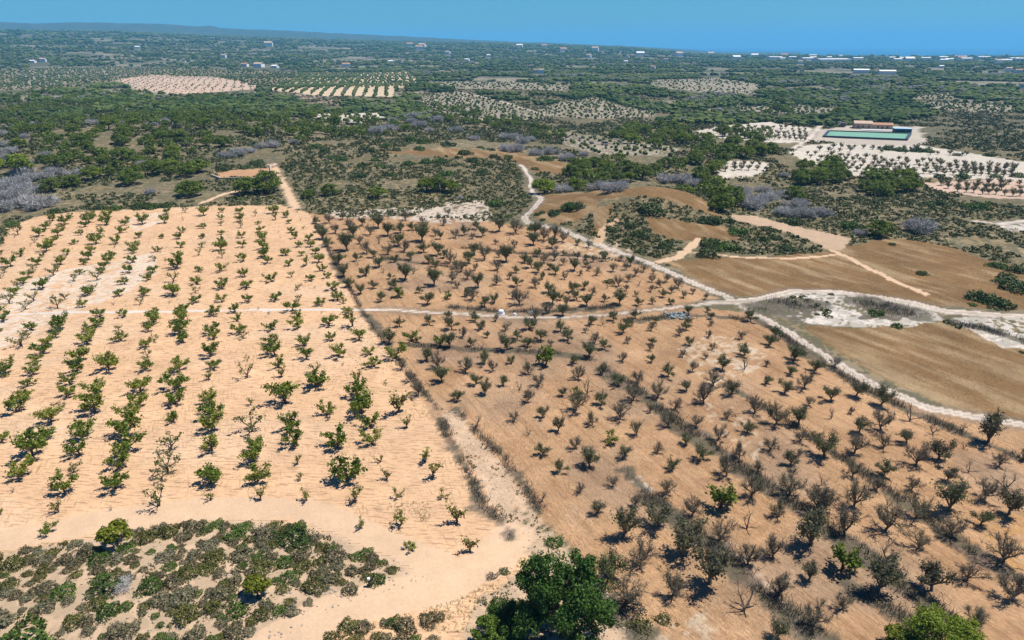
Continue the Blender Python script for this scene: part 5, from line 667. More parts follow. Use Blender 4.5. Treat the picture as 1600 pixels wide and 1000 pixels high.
    nt.links.new(c3, p.inputs['Base Color']); p.inputs['Roughness'].default_value = .95; p.inputs['Specular IOR Level'].default_value = .1
    b = nt.nodes.new('ShaderNodeBump'); b.inputs['Distance'].default_value = .12; b.inputs['Strength'].default_value = .55
    hgt = mathn(nt, 'ADD', fine, mathn(nt, 'MULTIPLY', fm, -1.2)); hgt = mathn(nt, 'ADD', hgt, mathn(nt, 'MULTIPLY', sm, 2.0)); hgt = mathn(nt, 'ADD', hgt, mathn(nt, 'MULTIPLY', mathn(nt, 'MULTIPLY', g3, gra), -1.0))
    nt.links.new(hgt, b.inputs['Height']); nt.links.new(b.outputs[0], p.inputs['Normal'])
    return m
M_ground = ground_material()

NY, NX = XX.shape
GRID = np.arange(NY * NX, dtype=np.int32).reshape(NY, NX)
QUADS = np.stack([GRID[:-1, :-1], GRID[:-1, 1:], GRID[1:, 1:], GRID[1:, :-1]], -1)
CO = np.stack([XX, YY, HH], -1).reshape(-1, 3)
def ground_part(name, quads, lift):
    ids, inv = np.unique(quads, return_inverse=True)
    co = CO[ids].copy(); co[:, 2] += lift
    me = mesh_np(name, co, inv.reshape(-1, 4), mat=M_ground, smooth=True)
    a = me.attributes.new('zone_colour', 'FLOAT_COLOR', 'POINT')
    a.data.foreach_set('color', np.concatenate([ZC.reshape(-1, 3)[ids], np.ones((len(ids), 1))], 1).astype(np.float32).ravel())
    a = me.attributes.new('zone_kind', 'FLOAT_COLOR', 'POINT')
    pk = PAR.reshape(-1, 4)[ids].copy(); pk[:, 3] = 1
    a.data.foreach_set('color', pk.astype(np.float32).ravel())
    o = add(name, me); o['kind'] = 'structure'
    return o
ZC = np.clip(ZC, .01, .9)
ground_part('ground', QUADS.reshape(-1, 4), 0)
zq = ZONE_ID[:-1, :-1]
for name, kinds in (('orchard_field', ('sand', 'pale', 'faint')), ('dry_grass_field', ('drygrass', 'palegrass', 'orange', 'gully')), ('stubble_field', ('brown',)),
                    ('dirt_track', ('track',)), ('earth_path', ('dirtpath', 'pinktrack', 'path', 'whitepath'))):
    sel = np.isin(zq, [IDN[k] for k in kinds if k in IDN]) & (DD[:-1, :-1] < 520)
    ground_part(name, QUADS[sel], .03)

# ------------------------------------------------------------------ sea and far hills
def simple_mat(name, col, rough=.4):
    m, nt, p, out = new_mat(name); p.inputs['Base Color'].default_value = (*col, 1); p.inputs['Roughness'].default_value = rough
    return m
m, nt, p, out = new_mat('sea_water')
tc = nt.nodes.new('ShaderNodeTexCoord'); p.inputs['Roughness'].default_value = .25
nt.links.new(mixrgb(nt, (.008, .075, .16), (.012, .10, .20), noise(nt, tc.outputs['Object'], .0006, 4)), p.inputs['Base Color'])
bb = nt.nodes.new('ShaderNodeBump'); bb.inputs['Strength'].default_value = .3; nt.links.new(noise(nt, tc.outputs['Object'], .05, 4), bb.inputs['Height']); nt.links.new(bb.outputs[0], p.inputs['Normal'])
sx = np.linspace(-20000, 30000, 40); sy = np.linspace(3000, 30000, 24); AX, AY = np.meshgrid(sx, sy); g_ = np.arange(AX.size).reshape(AX.shape)
o = add('sea', mesh_np('sea', np.stack([AX, AY, np.full(AX.shape, -48.)], -1).reshape(-1, 3), np.stack([g_[:-1, :-1], g_[:-1, 1:], g_[1:, 1:], g_[1:, :-1]], -1).reshape(-1, 4), mat=m)); o['kind'] = 'structure'

m_hill, nt, p, out = new_mat('wooded_hill')
tc = nt.nodes.new('ShaderNodeTexCoord')
nt.links.new(mixrgb(nt, (.012, .026, .016), (.085, .085, .055), ramp(nt, noise(nt, tc.outputs['Object'], .010, 9, .8), .42, .70)), p.inputs['Base Color'])
p.inputs['Roughness'].default_value = .95
RIDGES = [  # distance, crest profile (azimuth degrees, metres), depth
    (7600, [(-39.2, 215), (-34.5, 235), (-32.5, 224), (-30.5, 240), (-27.7, 237), (-25.3, 233), (-22.9, 212), (-22.1, 224), (-21.4, 202), (-19.0, 193), (-15.4, 178), (-12.2, 156), (-8.9, 139), (-5.0, 116), (0.0, 86), (5.0, 61), (9.9, 37), (13.7, 7), (17.0, -27), (21.5, -71)], 1500),
]
for dist, prof, dep in RIDGES:
    az = np.linspace(-44, prof[-1][0], 260); pr = np.interp(az, [a for a, b in prof], [b for a, b in prof])
    rr = np.linspace(-1, 1, 26)
    A, R = np.meshgrid(np.radians(az), rr)
    D = dist + R * dep
    X = D * np.sin(A); Y = D * np.cos(A)
    env = np.cos(R * np.pi / 2) ** 1.2
    Z = (pr[None] + 5 * fbm(X / 500, Y / 500, 3, int(dist))) * env * (1 + .0 * R) + 4 * fbm(X / 90, Y / 90, 3, 3) * env - 25 * (1 - env)
    g_ = np.arange(Z.size).reshape(Z.shape)
    o = add('hills', mesh_np('hills', np.stack([X, Y, Z], -1).reshape(-1, 3), np.stack([g_[:-1, :-1], g_[:-1, 1:], g_[1:, 1:], g_[1:, :-1]], -1).reshape(-1, 4), mat=m_hill, smooth=True)); o['kind'] = 'structure'

# ------------------------------------------------------------------ words for labels
ORD = ['', 'first', 'second', 'third', 'fourth', 'fifth', 'sixth', 'seventh', 'eighth', 'ninth', 'tenth', 'eleventh', 'twelfth', 'thirteenth', 'fourteenth', 'fifteenth', 'sixteenth', 'seventeenth', 'eighteenth', 'nineteenth']
def ordinal(n):
    if n < 20: return ORD[n]
    if n >= 100: return 'hundred-and-' + ordinal(n - 100) if n > 100 else 'hundredth'
    tens = {2: 'twenty', 3: 'thirty', 4: 'forty', 5: 'fifty', 6: 'sixty', 7: 'seventy', 8: 'eighty', 9: 'ninety'}[n // 10]
    return (tens[:-1] + 'ieth') if n % 10 == 0 else tens + '-' + ORD[n % 10]
def label_by_marks(items, noun, names):
    """items: (object, x, y, look). Label each by its rank going from the nearest landmark towards another one."""
    buckets = {}
    for it in items:
        o, x, y, look = it
        a = min(names, key=lambda k: math.hypot(MARKS[k][0] - x, MARKS[k][1] - y))
        ax, ay = MARKS[a]; dx, dy = x - ax, y - ay; L = math.hypot(dx, dy) + 1e-6
        def cosang(k):
            bx, by = MARKS[k][0] - ax, MARKS[k][1] - ay; B = math.hypot(bx, by) + 1e-6
            return (dx * bx + dy * by) / (L * B)
        b = max((k for k in names if k != a), key=cosang)
        side = 'towards' if cosang(b) > .25 else 'away from'
        buckets.setdefault((a, b, side), []).append((L, o, look))
    for (a, b, side), v in buckets.items():
        v.sort(key=lambda t: t[0])
        for i, (L, o, look) in enumerate(v):
            lab = f"{look} {noun}, {ordinal(i + 1)} from {a} {side} {b}" if len(v) > 1 else f"{look} {noun} by {a}, {side} {b}"
            o['label'] = lab

def put(root, x, y, s, rot, sz=None, sink=0.0):
    root.location = (x, y, float(height(x, y)) - sink)
    root.rotation_euler = (0, 0, rot)
    root.scale = (s, s, sz if sz else s)

def tree_proto(name, trunk, crown):
    r = empty(name); add('trunk', trunk, r); add('crown', crown, r); return r

rnd = random.Random(11)
used = set()
def fresh(proto):
    if proto.name in used: return copy_thing(proto)
    used.add(proto.name); return proto

# ------------------------------------------------------------------ green almond orchard
PG = {'g': [tree_proto('green_almond_tree', *almond(s, 'green')) for s in (1, 2, 3, 4, 5, 6, 9, 10, 14)],
      's': [tree_proto('green_almond_tree', *almond(s, 'sparse')) for s in (11, 12, 13)],
      'y': [tree_proto('green_almond_tree', *almond(s, 'young')) for s in (21, 22, 23)],
      'd': [tree_proto('green_almond_tree', *almond(s, 'dead')) for s in (31, 32)]}
LOOK_G = {'g': ('small leafy green', 'leafy green', 'broad leafy green'), 's': ('small thinly leaved', 'thinly leaved', 'broad thinly leaved'),
          'y': ('young yellowish', 'young yellowish', 'yellowish'), 'd': ('tiny withered', 'withered', 'withered')}
for x, y, w, k, row, n in GREEN:
    o = fresh(rnd.choice(PG[k])); s = w / 3.0 * (1.2 if k == 'g' else 1.35 if k == 'y' else 1.1)
    put(o, x, y, s, rnd.uniform(0, 6.28), s * rnd.uniform(.86, 1.05))
    look = LOOK_G[k][0 if w < 2.0 else 1 if w < 3.4 else 2]
    tag(o, f"{look} almond, {ordinal(n)} from the pine-hill end of {ordinal(row)} row from the bare orchard", 'tree', 'green almond trees in rows')

# ------------------------------------------------------------------ bare orchard
PO = [tree_proto('grey_green_almond_tree', *almond(s, 'olive')) for s in (41, 42, 43, 44, 45, 46, 47, 48)]
PO2 = [tree_proto('grey_green_almond_tree', *almond(s, 'olive')) for s in (81, 82, 83, 84, 85)]
for r_ in PO2:
    for ch in r_.children:
        if ch.name.startswith('crown'): ch.data.materials[0] = M_leaf_mid
PGT = [tree_proto('grey_green_almond_tree', *almond(s, 'green')) for s in (7, 8)]
PB = [tree_proto('bare_almond_tree', *almond(s, 'bare')) for s in (51, 52, 53, 54, 55, 56, 57, 58)]
PD = [tree_proto('bare_almond_tree', *almond(s, 'dead')) for s in (61, 62)]
oi, bi = [], []
for x, y, w, k in BARE:
    o = fresh(rnd.choice({'o': PO2 if y > 105 else PO, 'g': PO2 + PGT, 'b': PB, 'd': PD}[k])); s = w / 3.0 * (1.38 if k in 'bd' else 1.3)
    put(o, x, y, s, rnd.uniform(0, 6.28), s * rnd.uniform(.92, 1.1))
    size = 'small ' if w < 1.9 else 'large ' if w > 2.9 else ''
    if k in 'og':
        tag(o, '', 'tree', 'grey-green almond trees of the dry orchard'); oi.append((o, x, y, size + ('green-topped' if k == 'g' else 'grey-green')))
    else:
        tag(o, '', 'tree', 'bare almond trees of the dry orchard'); bi.append((o, x, y, size + ('bare' if k == 'b' else 'leafless')))
NEAR = ['the track fork', 'the white containers', 'the rubble heap', 'the big pine clump', 'the yellow-green corner tree', 'the chalk island', 'the gully', 'the chalky edge strip', 'the track bend', 'the orange soil', 'the mown field edge', 'the hedge row', 'the white path strip']
label_by_marks(oi, 'almond', NEAR); label_by_marks(bi, 'almond', NEAR)

# ------------------------------------------------------------------ pines
PP = [tree_proto('pine_tree', *pine(s, M_pine, 46, 64, rnd.uniform(.58, .78), rnd.uniform(.05, .3))) for s in range(101, 107)]
PPB = [tree_proto('pine_tree', *pine(s, M_pine_bright, 46, 64, .6, .25)) for s in (111, 112)]
it = []
PINE.sort(key=lambda p: -p[2] / (p[1] + 40))
for x, y, d in PINE[:300]:
    o = fresh(rnd.choice(PPB if rnd.random() < .3 else PP)); s = d * .57
    put(o, x, y, s, rnd.uniform(0, 6.28), s * rnd.uniform(.8, 1.0), .15)
    tag(o, '', 'tree', 'umbrella pines'); it.append((o, x, y, 'small round-crowned' if d < 6.4 else 'round-crowned' if d < 8.2 else 'broad-crowned'))
MID = ['the orange plot', 'the grey thicket', 'the paired pines', 'the pale ploughed field', 'the striped orchard', 'the farm track bend', 'the mound', 'the silver tree', 'the pool', 'the white orchard', 'the small white plot', 'the green fields', 'the grey row', 'the white vineyard', 'the brown terraces']
label_by_marks(it, 'pine', MID)

# ------------------------------------------------------------------ silver leafless shrubs, dark bushes
def single_proto(name, me): return add(name, me)
PS = [single_proto('silver_shrub', silver(s)) for s in (201, 202, 203, 204)]
it = []
for x, y, d in GREY:
    o = fresh(rnd.choice(PS)); s = d * .6
    put(o, x, y, s, rnd.uniform(0, 6.28), s * rnd.uniform(.95, 1.25))
    tag(o, '', 'shrub', 'silver-grey leafless shrubs'); it.append((o, x, y, 'small silver-grey' if d < 5 else 'silver-grey' if d < 8 else 'large silver-grey'))
label_by_marks(it, 'leafless shrub', MID)
PBU = [single_proto('dark_bush', dome(s, M_bush, 700, .13, rnd.uniform(.55, .75))) for s in (211, 212, 213, 214)]
PBG = [single_proto('dark_bush', dome(s, M_bush_green, 700, .13, .65)) for s in (215, 216)]
it = []
for x, y, d in BUSH:
    b = rnd.random() < .3
    o = fresh(rnd.choice(PBG if b else PBU)); s = d * .5
    put(o, x, y, s, rnd.uniform(0, 6.28), s * rnd.uniform(.7, 1.0), .05)
    tag(o, '', 'bush', 'rounded evergreen bushes'); it.append((o, x, y, ('small ' if d < 3.2 else 'wide ' if d > 6 else '') + ('bright green rounded' if b else 'dark green rounded')))
label_by_marks(it, 'bush', MID + ['the track fork', 'the chalk island', 'the field bushes', 'the track bend'])

# ------------------------------------------------------------------ scrub on the near bank
PSC = [single_proto('scrub_bush', dome(s, M_scrub, 760, .125, rnd.uniform(.6, .85), .22)) for s in range(221, 227)]
PSO = [single_proto('scrub_bush', dome(s, M_oliveb, 760, .12, .75, .2)) for s in (231, 232)]
PSD = [single_proto('scrub_bush', dome(s, M_bush_green, 760, .12, .7, .2)) for s in (233,)]
it = []
for x, y, d in SCRUB:
    if any(float(line_dist(np.array([x]), np.array([y]), L)[0]) < w_ * .75 + d * .1 for nm_, w_, L in LINES if nm_ == 'dirtpath'): continue
    q = rnd.random(); pool_, look = (PSC, 'grey-green') if q < .55 else (PSO, 'olive-green') if q < .82 else (PSD, 'dark green')
    o = fresh(rnd.choice(pool_)); s = d * .53
    put(o, x, y, s, rnd.uniform(0, 6.28), s * rnd.uniform(.7, 1.05), .05)
    tag(o, '', 'shrub', 'scrub bushes on the near bank'); it.append((o, x, y, ('small ' if d < 1.4 else 'wide ' if d > 2.4 else '') + look))
label_by_marks(it, 'scrub bush', ['the lone orchard-edge tree', 'the bright bank pine', 'the white-topped post', 'the dark bank bush', 'the dirt path', 'the corner bush', 'the deadwood bush'])

# ------------------------------------------------------------------ single trees and bushes close by
def big_pine(seed, n, per, flat, th, mat, csize=.2, leaf=.05): return pine(seed, mat, n, per, flat, th, csize, leaf)
SP = {}
for x, y, d, k in SPEC:
    SP.setdefault(k, []).append((x, y, d))
def spec_tree(name, k, i, trunk_crown, hs, label, cat='tree', sc=.5):
    x, y, d = SP[k][i]; r = tree_proto(name, *trunk_crown); put(r, x, y, d * sc, rnd.uniform(0, 6.28), d * sc * hs, .1); tag(r, label, cat); return r
spec_tree('pine_tree', 'bigpine', 0, lobed(301, M_pine_deep, 24, 9, 130, .34, 1.05, .034, .15), 1.1, 'tallest dark green pine of the clump between the dirt path and bare orchard')
spec_tree('pine_tree', 'sidepine', 0, lobed(302, M_pine_deep, 14, 11, 120, .12, .8, .036, .17), .85, 'lower rounded dark pine leaning out of the clump over the dirt path')
spec_tree('broadleaf_tree', 'bright', 0, pine(303, M_carob, 46, 90, .85, .3, .26, .1), .95, 'bright glossy-leaved young tree in front of the big pine clump')
spec_tree('broadleaf_tree', 'yellow', 0, lobed(304, M_pine_bright, 18, 11, 110, .25, .75, .036, .17), .8, 'big bright yellow-green rounded tree at the near edge of bare orchard')
spec_tree('broadleaf_tree', 'yellow2', 0, pine(305, M_lone, 46, 90, .7, .3, .26, .09), .8, 'smaller pale yellow-green tree joined to the big rounded yellow-green tree')
spec_tree('broadleaf_tree', 'lone', 0, pine(306, M_lone, 34, 70, .8, .55, .33, .13), .95, 'round yellow-green tree alone between the green orchard and scrub bank')
spec_tree('broadleaf_tree', 'lone2', 0, pine(307, M_lone, 34, 70, .75, .5, .33, .13), .95, 'bright lime-green tree alone in the middle of scrub bank')
def spec_bush(k, i, mat, label, n=700, leaf=.12, flat=.6, cat='bush', name='evergreen_bush'):
    x, y, d = SP[k][i]; o = add(name, dome(int(x * 7 + y) % 997, mat, n, leaf, flat, .3)); put(o, x, y, d * .5, rnd.uniform(0, 6.28), d * .5 * .8); tag(o, label, cat); return o
for i, (mt, lb) in enumerate([(M_bush_green, 'big dark green bush filling the near corner of scrub bank'), (M_bush, 'dark juniper-like bush tangled with dead grey branches on scrub bank'),
        (M_bush, 'long dark green bush at the top corner of scrub bank by sandy soil'), (M_bush, 'grey-green bush just below the long dark bush'),
        (M_bush_green, 'deep green bush wedged low between the two big dark pines'),
        (M_bush_green, 'deep green rounded bush right behind the tallest pine of clump'), (M_bush, 'small upright dark bush on sand beside the big pine clump')]):
    if i < len(SP['dark']): spec_bush('dark', i, mt, lb)
spec_bush('green', 0, M_bush_green, 'bright green flat bush on the upper edge of scrub bank')
for i, lb in enumerate(['brownish olive bush beside the long dark bush on bank', 'larger olive yellow-green bush below a grey one near pine clump', 'olive cushion bush under the bare orchard beside pale rocks', 'tiny round olive tuft on the pale rocky bank', 'olive green bush squeezed between big pine and bare trees']):
    if i < len(SP['olive'] + SP['olivebush']):
        SP.setdefault('ol', SP['olive'] + SP['olivebush']); spec_bush('ol', i, M_oliveb, lb, 400, .14)
for i, lb in enumerate(['tall grey twiggy bush between big pine clump and olive bush', 'low grey dry bush on sand at the dirt path bend']):
    spec_bush('greybush', i, M_brush, lb, 500, .12, .7)
x, y, d = SP['deadwood'][0]; o = add('dead_shrub', silver(401, 300)); put(o, x, y, d * .5, .4, d * .3); tag(o, 'tangle of dead grey branches leaning on a dark bush on bank', 'shrub')

# ------------------------------------------------------------------ orchard trees of the white fields by the pool
PT = []
for s in (71, 72, 73):
    PT.append(tree_proto('small_orchard_tree', *almond(s, 'olive')))
it = []
PLOTS = ['white orchard by pool track', 'large white orchard below pool', 'pale strip under the pool', 'small white plot', 'pinkish plot']
for x, y, w, plot, row, n in POOLTREE:
    o = fresh(rnd.choice(PT)); put(o, x, y, w * .36, rnd.uniform(0, 6.28), w * .36 * rnd.uniform(.85, 1.1))
    tag(o, f"tree {ordinal(n)} from mound end, {ordinal(row)} row from far edge, {PLOTS[plot]}", 'tree', 'small trees in the white orchards')

# ------------------------------------------------------------------ uncountable growth
ICO = np.array([(0, 0, 1), (.894, 0, .447), (.276, .851, .447), (-.724, .526, .447), (-.724, -.526, .447), (.276, -.851, .447), (.724, .526, -.447), (-.276, .851, -.447), (-.894, 0, -.447), (-.276, -.851, -.447), (.724, -.526, -.447), (0, 0, -1)])
ICF = np.array([(0, 1, 2), (0, 2, 3), (0, 3, 4), (0, 4, 5), (0, 5, 1), (1, 6, 2), (2, 7, 3), (3, 8, 4), (4, 9, 5), (5, 10, 1), (2, 6, 7), (3, 7, 8), (4, 8, 9), (5, 9, 10), (1, 10, 6), (6, 11, 7), (7, 11, 8), (8, 11, 9), (9, 11, 10), (10, 11, 6)])
def woodland_mat():
    m, nt, p, out = new_mat('woodland')
    a = nt.nodes.new('ShaderNodeAttribute'); a.attribute_name = 'tint'
    tc = nt.nodes.new('ShaderNodeTexCoord'); nz = noise(nt, tc.outputs['Object'], .55, 4, .7)
    c = mixrgb(nt, (.032, .058, .016), (.130, .155, .044), a.outputs['Fac'])
    g = mixrgb(nt, c, (.135, .128, .125), ramp(nt, a.outputs['Fac'], .86, .9))
    hv = nt.nodes.new('ShaderNodeHueSaturation'); nt.links.new(g, hv.inputs['Color']); nt.links.new(mathn(nt, 'MULTIPLY_ADD', nz, 1.3, .35), hv.inputs['Value'])
    nt.links.new(hv.outputs[0], p.inputs['Base Color']); p.inputs['Roughness'].default_value = .9; p.inputs['Specular IOR Level'].default_value = .1
    b = nt.nodes.new('ShaderNodeBump'); b.inputs['Distance'].default_value = .8; b.inputs['Strength'].default_value = .8; nt.links.new(nz, b.inputs['Height']); nt.links.new(b.outputs[0], p.inputs['Normal'])
    return m
M_woodland = woodland_mat()
def blob_mass(name, px, py, r, seed, squash=.62, mat=None, sub=3):
    """a mass of crowns, each made of SUB overlapping lumps"""
    rng = np.random.default_rng(seed); n = len(px)
    z = height(px, py); co = []; tn = []
    t0 = np.clip(.45 + .75 * fbm(px / 60, py / 60, 3, 141) + rng.normal(size=n) * .2, 0, 1)
    for k in range(sub):
        off = rng.normal(size=(n, 3)) * np.array([.42, .42, .15]) * r[:, None] if sub > 1 else np.zeros((n, 3))
        rk = r * (rng.uniform(.55, .85, n) if sub > 1 else 1.0)
        jit = rng.uniform(.72, 1.22, (n, 12, 1))
        v = ICO[None] * jit * rk[:, None, None] * np.array([1, 1, squash])
        a = rng.uniform(0, 6.28, n); ca, sa = np.cos(a)[:, None], np.sin(a)[:, None]
        v = np.stack([v[..., 0] * ca - v[..., 1] * sa, v[..., 0] * sa + v[..., 1] * ca, v[..., 2]], -1)
        v += np.stack([px, py, z + r * squash * .8], -1)[:, None] + off[:, None]
        co.append(v.reshape(-1, 3)); tn.append(np.repeat(t0, 12))
    co = np.concatenate(co); tn = np.concatenate(tn)
    f = (ICF[None] + np.arange(n * sub)[:, None, None] * 12).reshape(-1, 3)
    o = add(name, mesh_np(name, co, None, f, mat or M_woodland, False, tn)); o['kind'] = 'stuff'
    return o
rng = np.random.default_rng(77)
def field_mask(px, py, names):
    m = np.zeros(px.shape, bool)
    for nm, P in ZONES:
        if nm in names: m |= in_poly(px, py, P)
    return m
OPEN = ('pinkfield', 'white', 'stripe', 'green', 'pale2', 'dirt', 'brown', 'chalk', 'sand', 'drygrass', 'pinktrack', 'heath', 'scrubland', 'pinkscar', 'pad', 'chalkstrip')
LANES = [L for nm, w, L in LINES if nm in ('track', 'dirtpath')]
def wood_points(n, d0, d1, rad0, rad1, cover):
    u = rng.random(n * 4); d = np.sqrt(d0 ** 2 + u * (d1 ** 2 - d0 ** 2)); a = np.radians(rng.uniform(-41, 41, n * 4))
    px, py = d * np.sin(a), d * np.cos(a)
    cl = fbm(px / 160, py / 110, 3, 91) + .35 * vnoise(px / 45, py / 40, 95)
    push = 1 + np.clip(d * .09, 30, 170) / d
    hm = np.zeros(px.shape, bool)
    for hx_, hy_, hw_, hk_ in HOUSES:
        hd = math.hypot(hx_, hy_); ux, uy = hx_ / hd, hy_ / hd; al = px * ux + py * uy; la = abs(px * uy - py * ux); hm |= (la < hw_ * .6 + 4) & (al > hd - hd * .09) & (al < hd + 8)
    clr = fbm(px / 130, py / 75, 3, 131) > .20
    ok = ~hm & ~clr & (cl > cover) & ~field_mask(px, py, OPEN) & ~field_mask(px * push, py * push, OPEN) & (d < coast_distance(px, py) - 60)
    k = np.nonzero(ok)[0][:n]
    return px[k], py[k], rng.uniform(rad0, rad1, len(k))
pts = [wood_points(2600, 560, 900, 2.6, 4.6, .0), wood_points(7500, 900, 1700, 3.0, 5.5, -.30), wood_points(9500, 1700, 3200, 3.6, 7.0, -.30), wood_points(9000, 3200, 6500, 6, 12, -.30)]
rest = np.array([(p[0], p[1], p[2] * .5) for p in PINE[300:]]).T
pts.append((rest[0], rest[1], rest[2]))
blob_mass('woodland', *[np.concatenate([p[i] for p in pts]) for i in range(3)], 5)

# pine wood: the many further crowns between the single pines
def crown_mass(name, px, py, rad, seed, mat, lumps=14, per=14, flat=.62):
    r = np.random.default_rng(seed); n = len(px)
    c = np.stack([px, py, height(px, py) + rad * .62], -1)
    u = r.uniform(-.4, 1, (n, lumps)); a = r.uniform(0, 6.283, (n, lumps)); s_ = np.sqrt(1 - u * u) * .72
    lc = np.stack([np.cos(a) * s_, np.sin(a) * s_, u * flat * .85], -1) * rad[:, None, None] + c[:, None]
    d = r.normal(size=(n, lumps, per, 3)); d /= np.linalg.norm(d, axis=-1)[..., None]; d[..., 2] = np.where(d[..., 2] < -.3, -d[..., 2], d[..., 2])
    p_ = lc[:, :, None] + d * (rad[:, None, None, None] * .34) * r.uniform(.5, 1.05, (n, lumps, per, 1))
    sz = np.repeat(rad, lumps * per) * .21 * r.uniform(.6, 1.3, n * lumps * per)
    co, q = cards(p_.reshape(-1, 3), sz, r, 1.5, d.reshape(-1, 3), .55)
    o = add(name, mesh_np(name, co, q, mat=mat)); o['kind'] = 'stuff'; return o
wx, wy, wr = [], [], []
taken = np.array([(p[0], p[1], p[2]) for p in PINE + GREY])
for P, n in zip(WOODS, (430, 10, 40, 26, 30, 14, 10, 10, 16)):
    xs = [p[0] for p in P]; ys = [p[1] for p in P]
    px, py = rng.uniform(min(xs), max(xs), n * 6), rng.uniform(min(ys), max(ys), n * 6)
    k = in_poly(px, py, P) & (fbm(px / 35, py / 35, 2, 97) > -.22); px, py = px[k], py[k]
    for x, y in zip(px, py):
        if n <= 0: break
        if np.min(np.hypot(taken[:, 0] - x, taken[:, 1] - y) - taken[:, 2] * .5) < .9: continue
        wx.append(x); wy.append(y); wr.append(rng.uniform(2.2, 4.4)); n -= 1
        taken = np.vstack([taken, (x, y, wr[-1] * 1.3)])
crown_mass('pine_wood', np.array(wx), np.array(wy), np.array(wr), 45, M_pine)

# striped orchard: dark rows between bare strips, and rows on other far plots
def rows_in(P, spacing, step, ang, r0, r1):
    xs = [p[0] for p in P]; ys = [p[1] for p in P]; R = math.hypot(max(xs) - min(xs), max(ys) - min(ys)); cx, cy = sum(xs) / len(xs), sum(ys) / len(ys)
    uu, vv = np.meshgrid(np.arange(-R, R, spacing), np.arange(-R, R, step))
    uu = uu + rng.normal(size=uu.shape) * spacing * (.06 if 11.5 < spacing < 12.5 else .17); vv = vv + rng.normal(size=uu.shape) * step * .4
    px = cx + uu * math.cos(ang) - vv * math.sin(ang); py = cy + uu * math.sin(ang) + vv * math.cos(ang)
    k = in_poly(px, py, P) & (rng.random(px.shape) < .9)
    return px[k], py[k], rng.uniform(r0, r1, k.sum())
rp = []
for nm, P in ZONES:
    cy = sum(p[1] for p in P) / len(P)
    if nm == 'stripe': rp.append(rows_in(P, 12, 4.5, radians(9), 1.4, 2.4))
    elif nm == 'pale2' and cy < 900: rp.append(rows_in(P, 8.5, 5.0, radians(28), .8, 1.5))
    elif nm == 'pale2': rp.append(rows_in(P, 18, 10, radians(15), .9, 1.9))
    elif nm == 'pinkfield' and cy > 700: rp.append(rows_in(P, 11, 8, radians(20), .5, .9))
    elif nm == 'white' and cy > 550: rp.append(rows_in(P, 10, 6, radians(20), 1.0, 1.8))
    elif nm == 'heath': rp.append(rows_in(P, 14, 7, radians(-30), 1.0, 2.2))
    elif nm == 'green': rp.append(rows_in(P, 6, 5, radians(40), 1.8, 3.0))
blob_mass('orchard_foliage', *[np.concatenate([p[i] for p in rp]) for i in range(3)], 6, .8, sub=1)

# low scrub over the uncultivated middle ground: leaf-card cushions
def scrub_cover(n, seed):
    r = np.random.default_rng(seed)
    d = np.exp(r.uniform(math.log(150), math.log(900), n * 3)); a = np.radians(r.uniform(-40, 40, n * 3)); px, py = d * np.sin(a), d * np.cos(a)
    ok = ~field_mask(px, py, ('sand', 'drygrass', 'brown', 'dirt', 'pinkfield', 'white', 'stripe', 'green', 'pinktrack', 'pale', 'pad', 'heath', 'pale2')) & (fbm(px / 24, py / 24, 3, 71) > -.2)
    for L in LANES: ok &= line_dist(px, py, L) > 3.2
    chalky = field_mask(px, py, ('chalk',)); ok &= ~chalky | (r.random(len(px)) < .12)
    k = np.nonzero(ok)[0][:n]; px, py, d = px[k], py[k], d[k]
    rad = r.uniform(.45, 1.25, len(k)) * np.clip(d / 300, .8, 1.7)
    m = 9
    dd = r.normal(size=(len(k), m, 3)); dd[..., 2] = abs(dd[..., 2]); dd /= np.linalg.norm(dd, axis=2)[..., None]
    c = np.stack([px, py, height(px, py)], -1)[:, None] + dd * rad[:, None, None] * np.array([.8, .8, .55])
    co, q = cards(c.reshape(-1, 3), np.repeat(rad * .75, m), r, 1.3, dd.reshape(-1, 3), .5)
    return co, q
co, q = scrub_cover(30000, 3)
o = add('scrub_cover', mesh_np('scrub_cover', co, q, mat=M_cover)); o['kind'] = 'stuff'

# small tufts between the bushes of the near bank and along field edges
r = np.random.default_rng(41); n = 26000
d = np.exp(r.uniform(math.log(46), math.log(130), n)); a = np.radians(r.uniform(-40, 40, n)); px, py = d * np.sin(a), d * np.cos(a)
ok = (field_mask(px, py, ('bank', 'gully')) & ~field_mask(px, py, ('sand', 'drygrass')) & (fbm(px / 3, py / 3, 3, 19) > -.05)) | (field_mask(px, py, ('gully',)) & (fbm(px / 2, py / 2, 3, 29) > .15))
for nm, w, L in LINES: ok &= line_dist(px, py, L) > w + .3
k = np.nonzero(ok)[0]; px, py = px[k], py[k]; rad = r.uniform(.10, .34, len(k)); m = 6
dd = r.normal(size=(len(k), m, 3)); dd[..., 2] = abs(dd[..., 2]); dd /= np.linalg.norm(dd, axis=2)[..., None]
c = np.stack([px, py, height(px, py)], -1)[:, None] + dd * rad[:, None, None] * np.array([.8, .8, .6])
co, q = cards(c.reshape(-1, 3), np.repeat(rad * .7, m), r, 1.5, dd.reshape(-1, 3), .4)
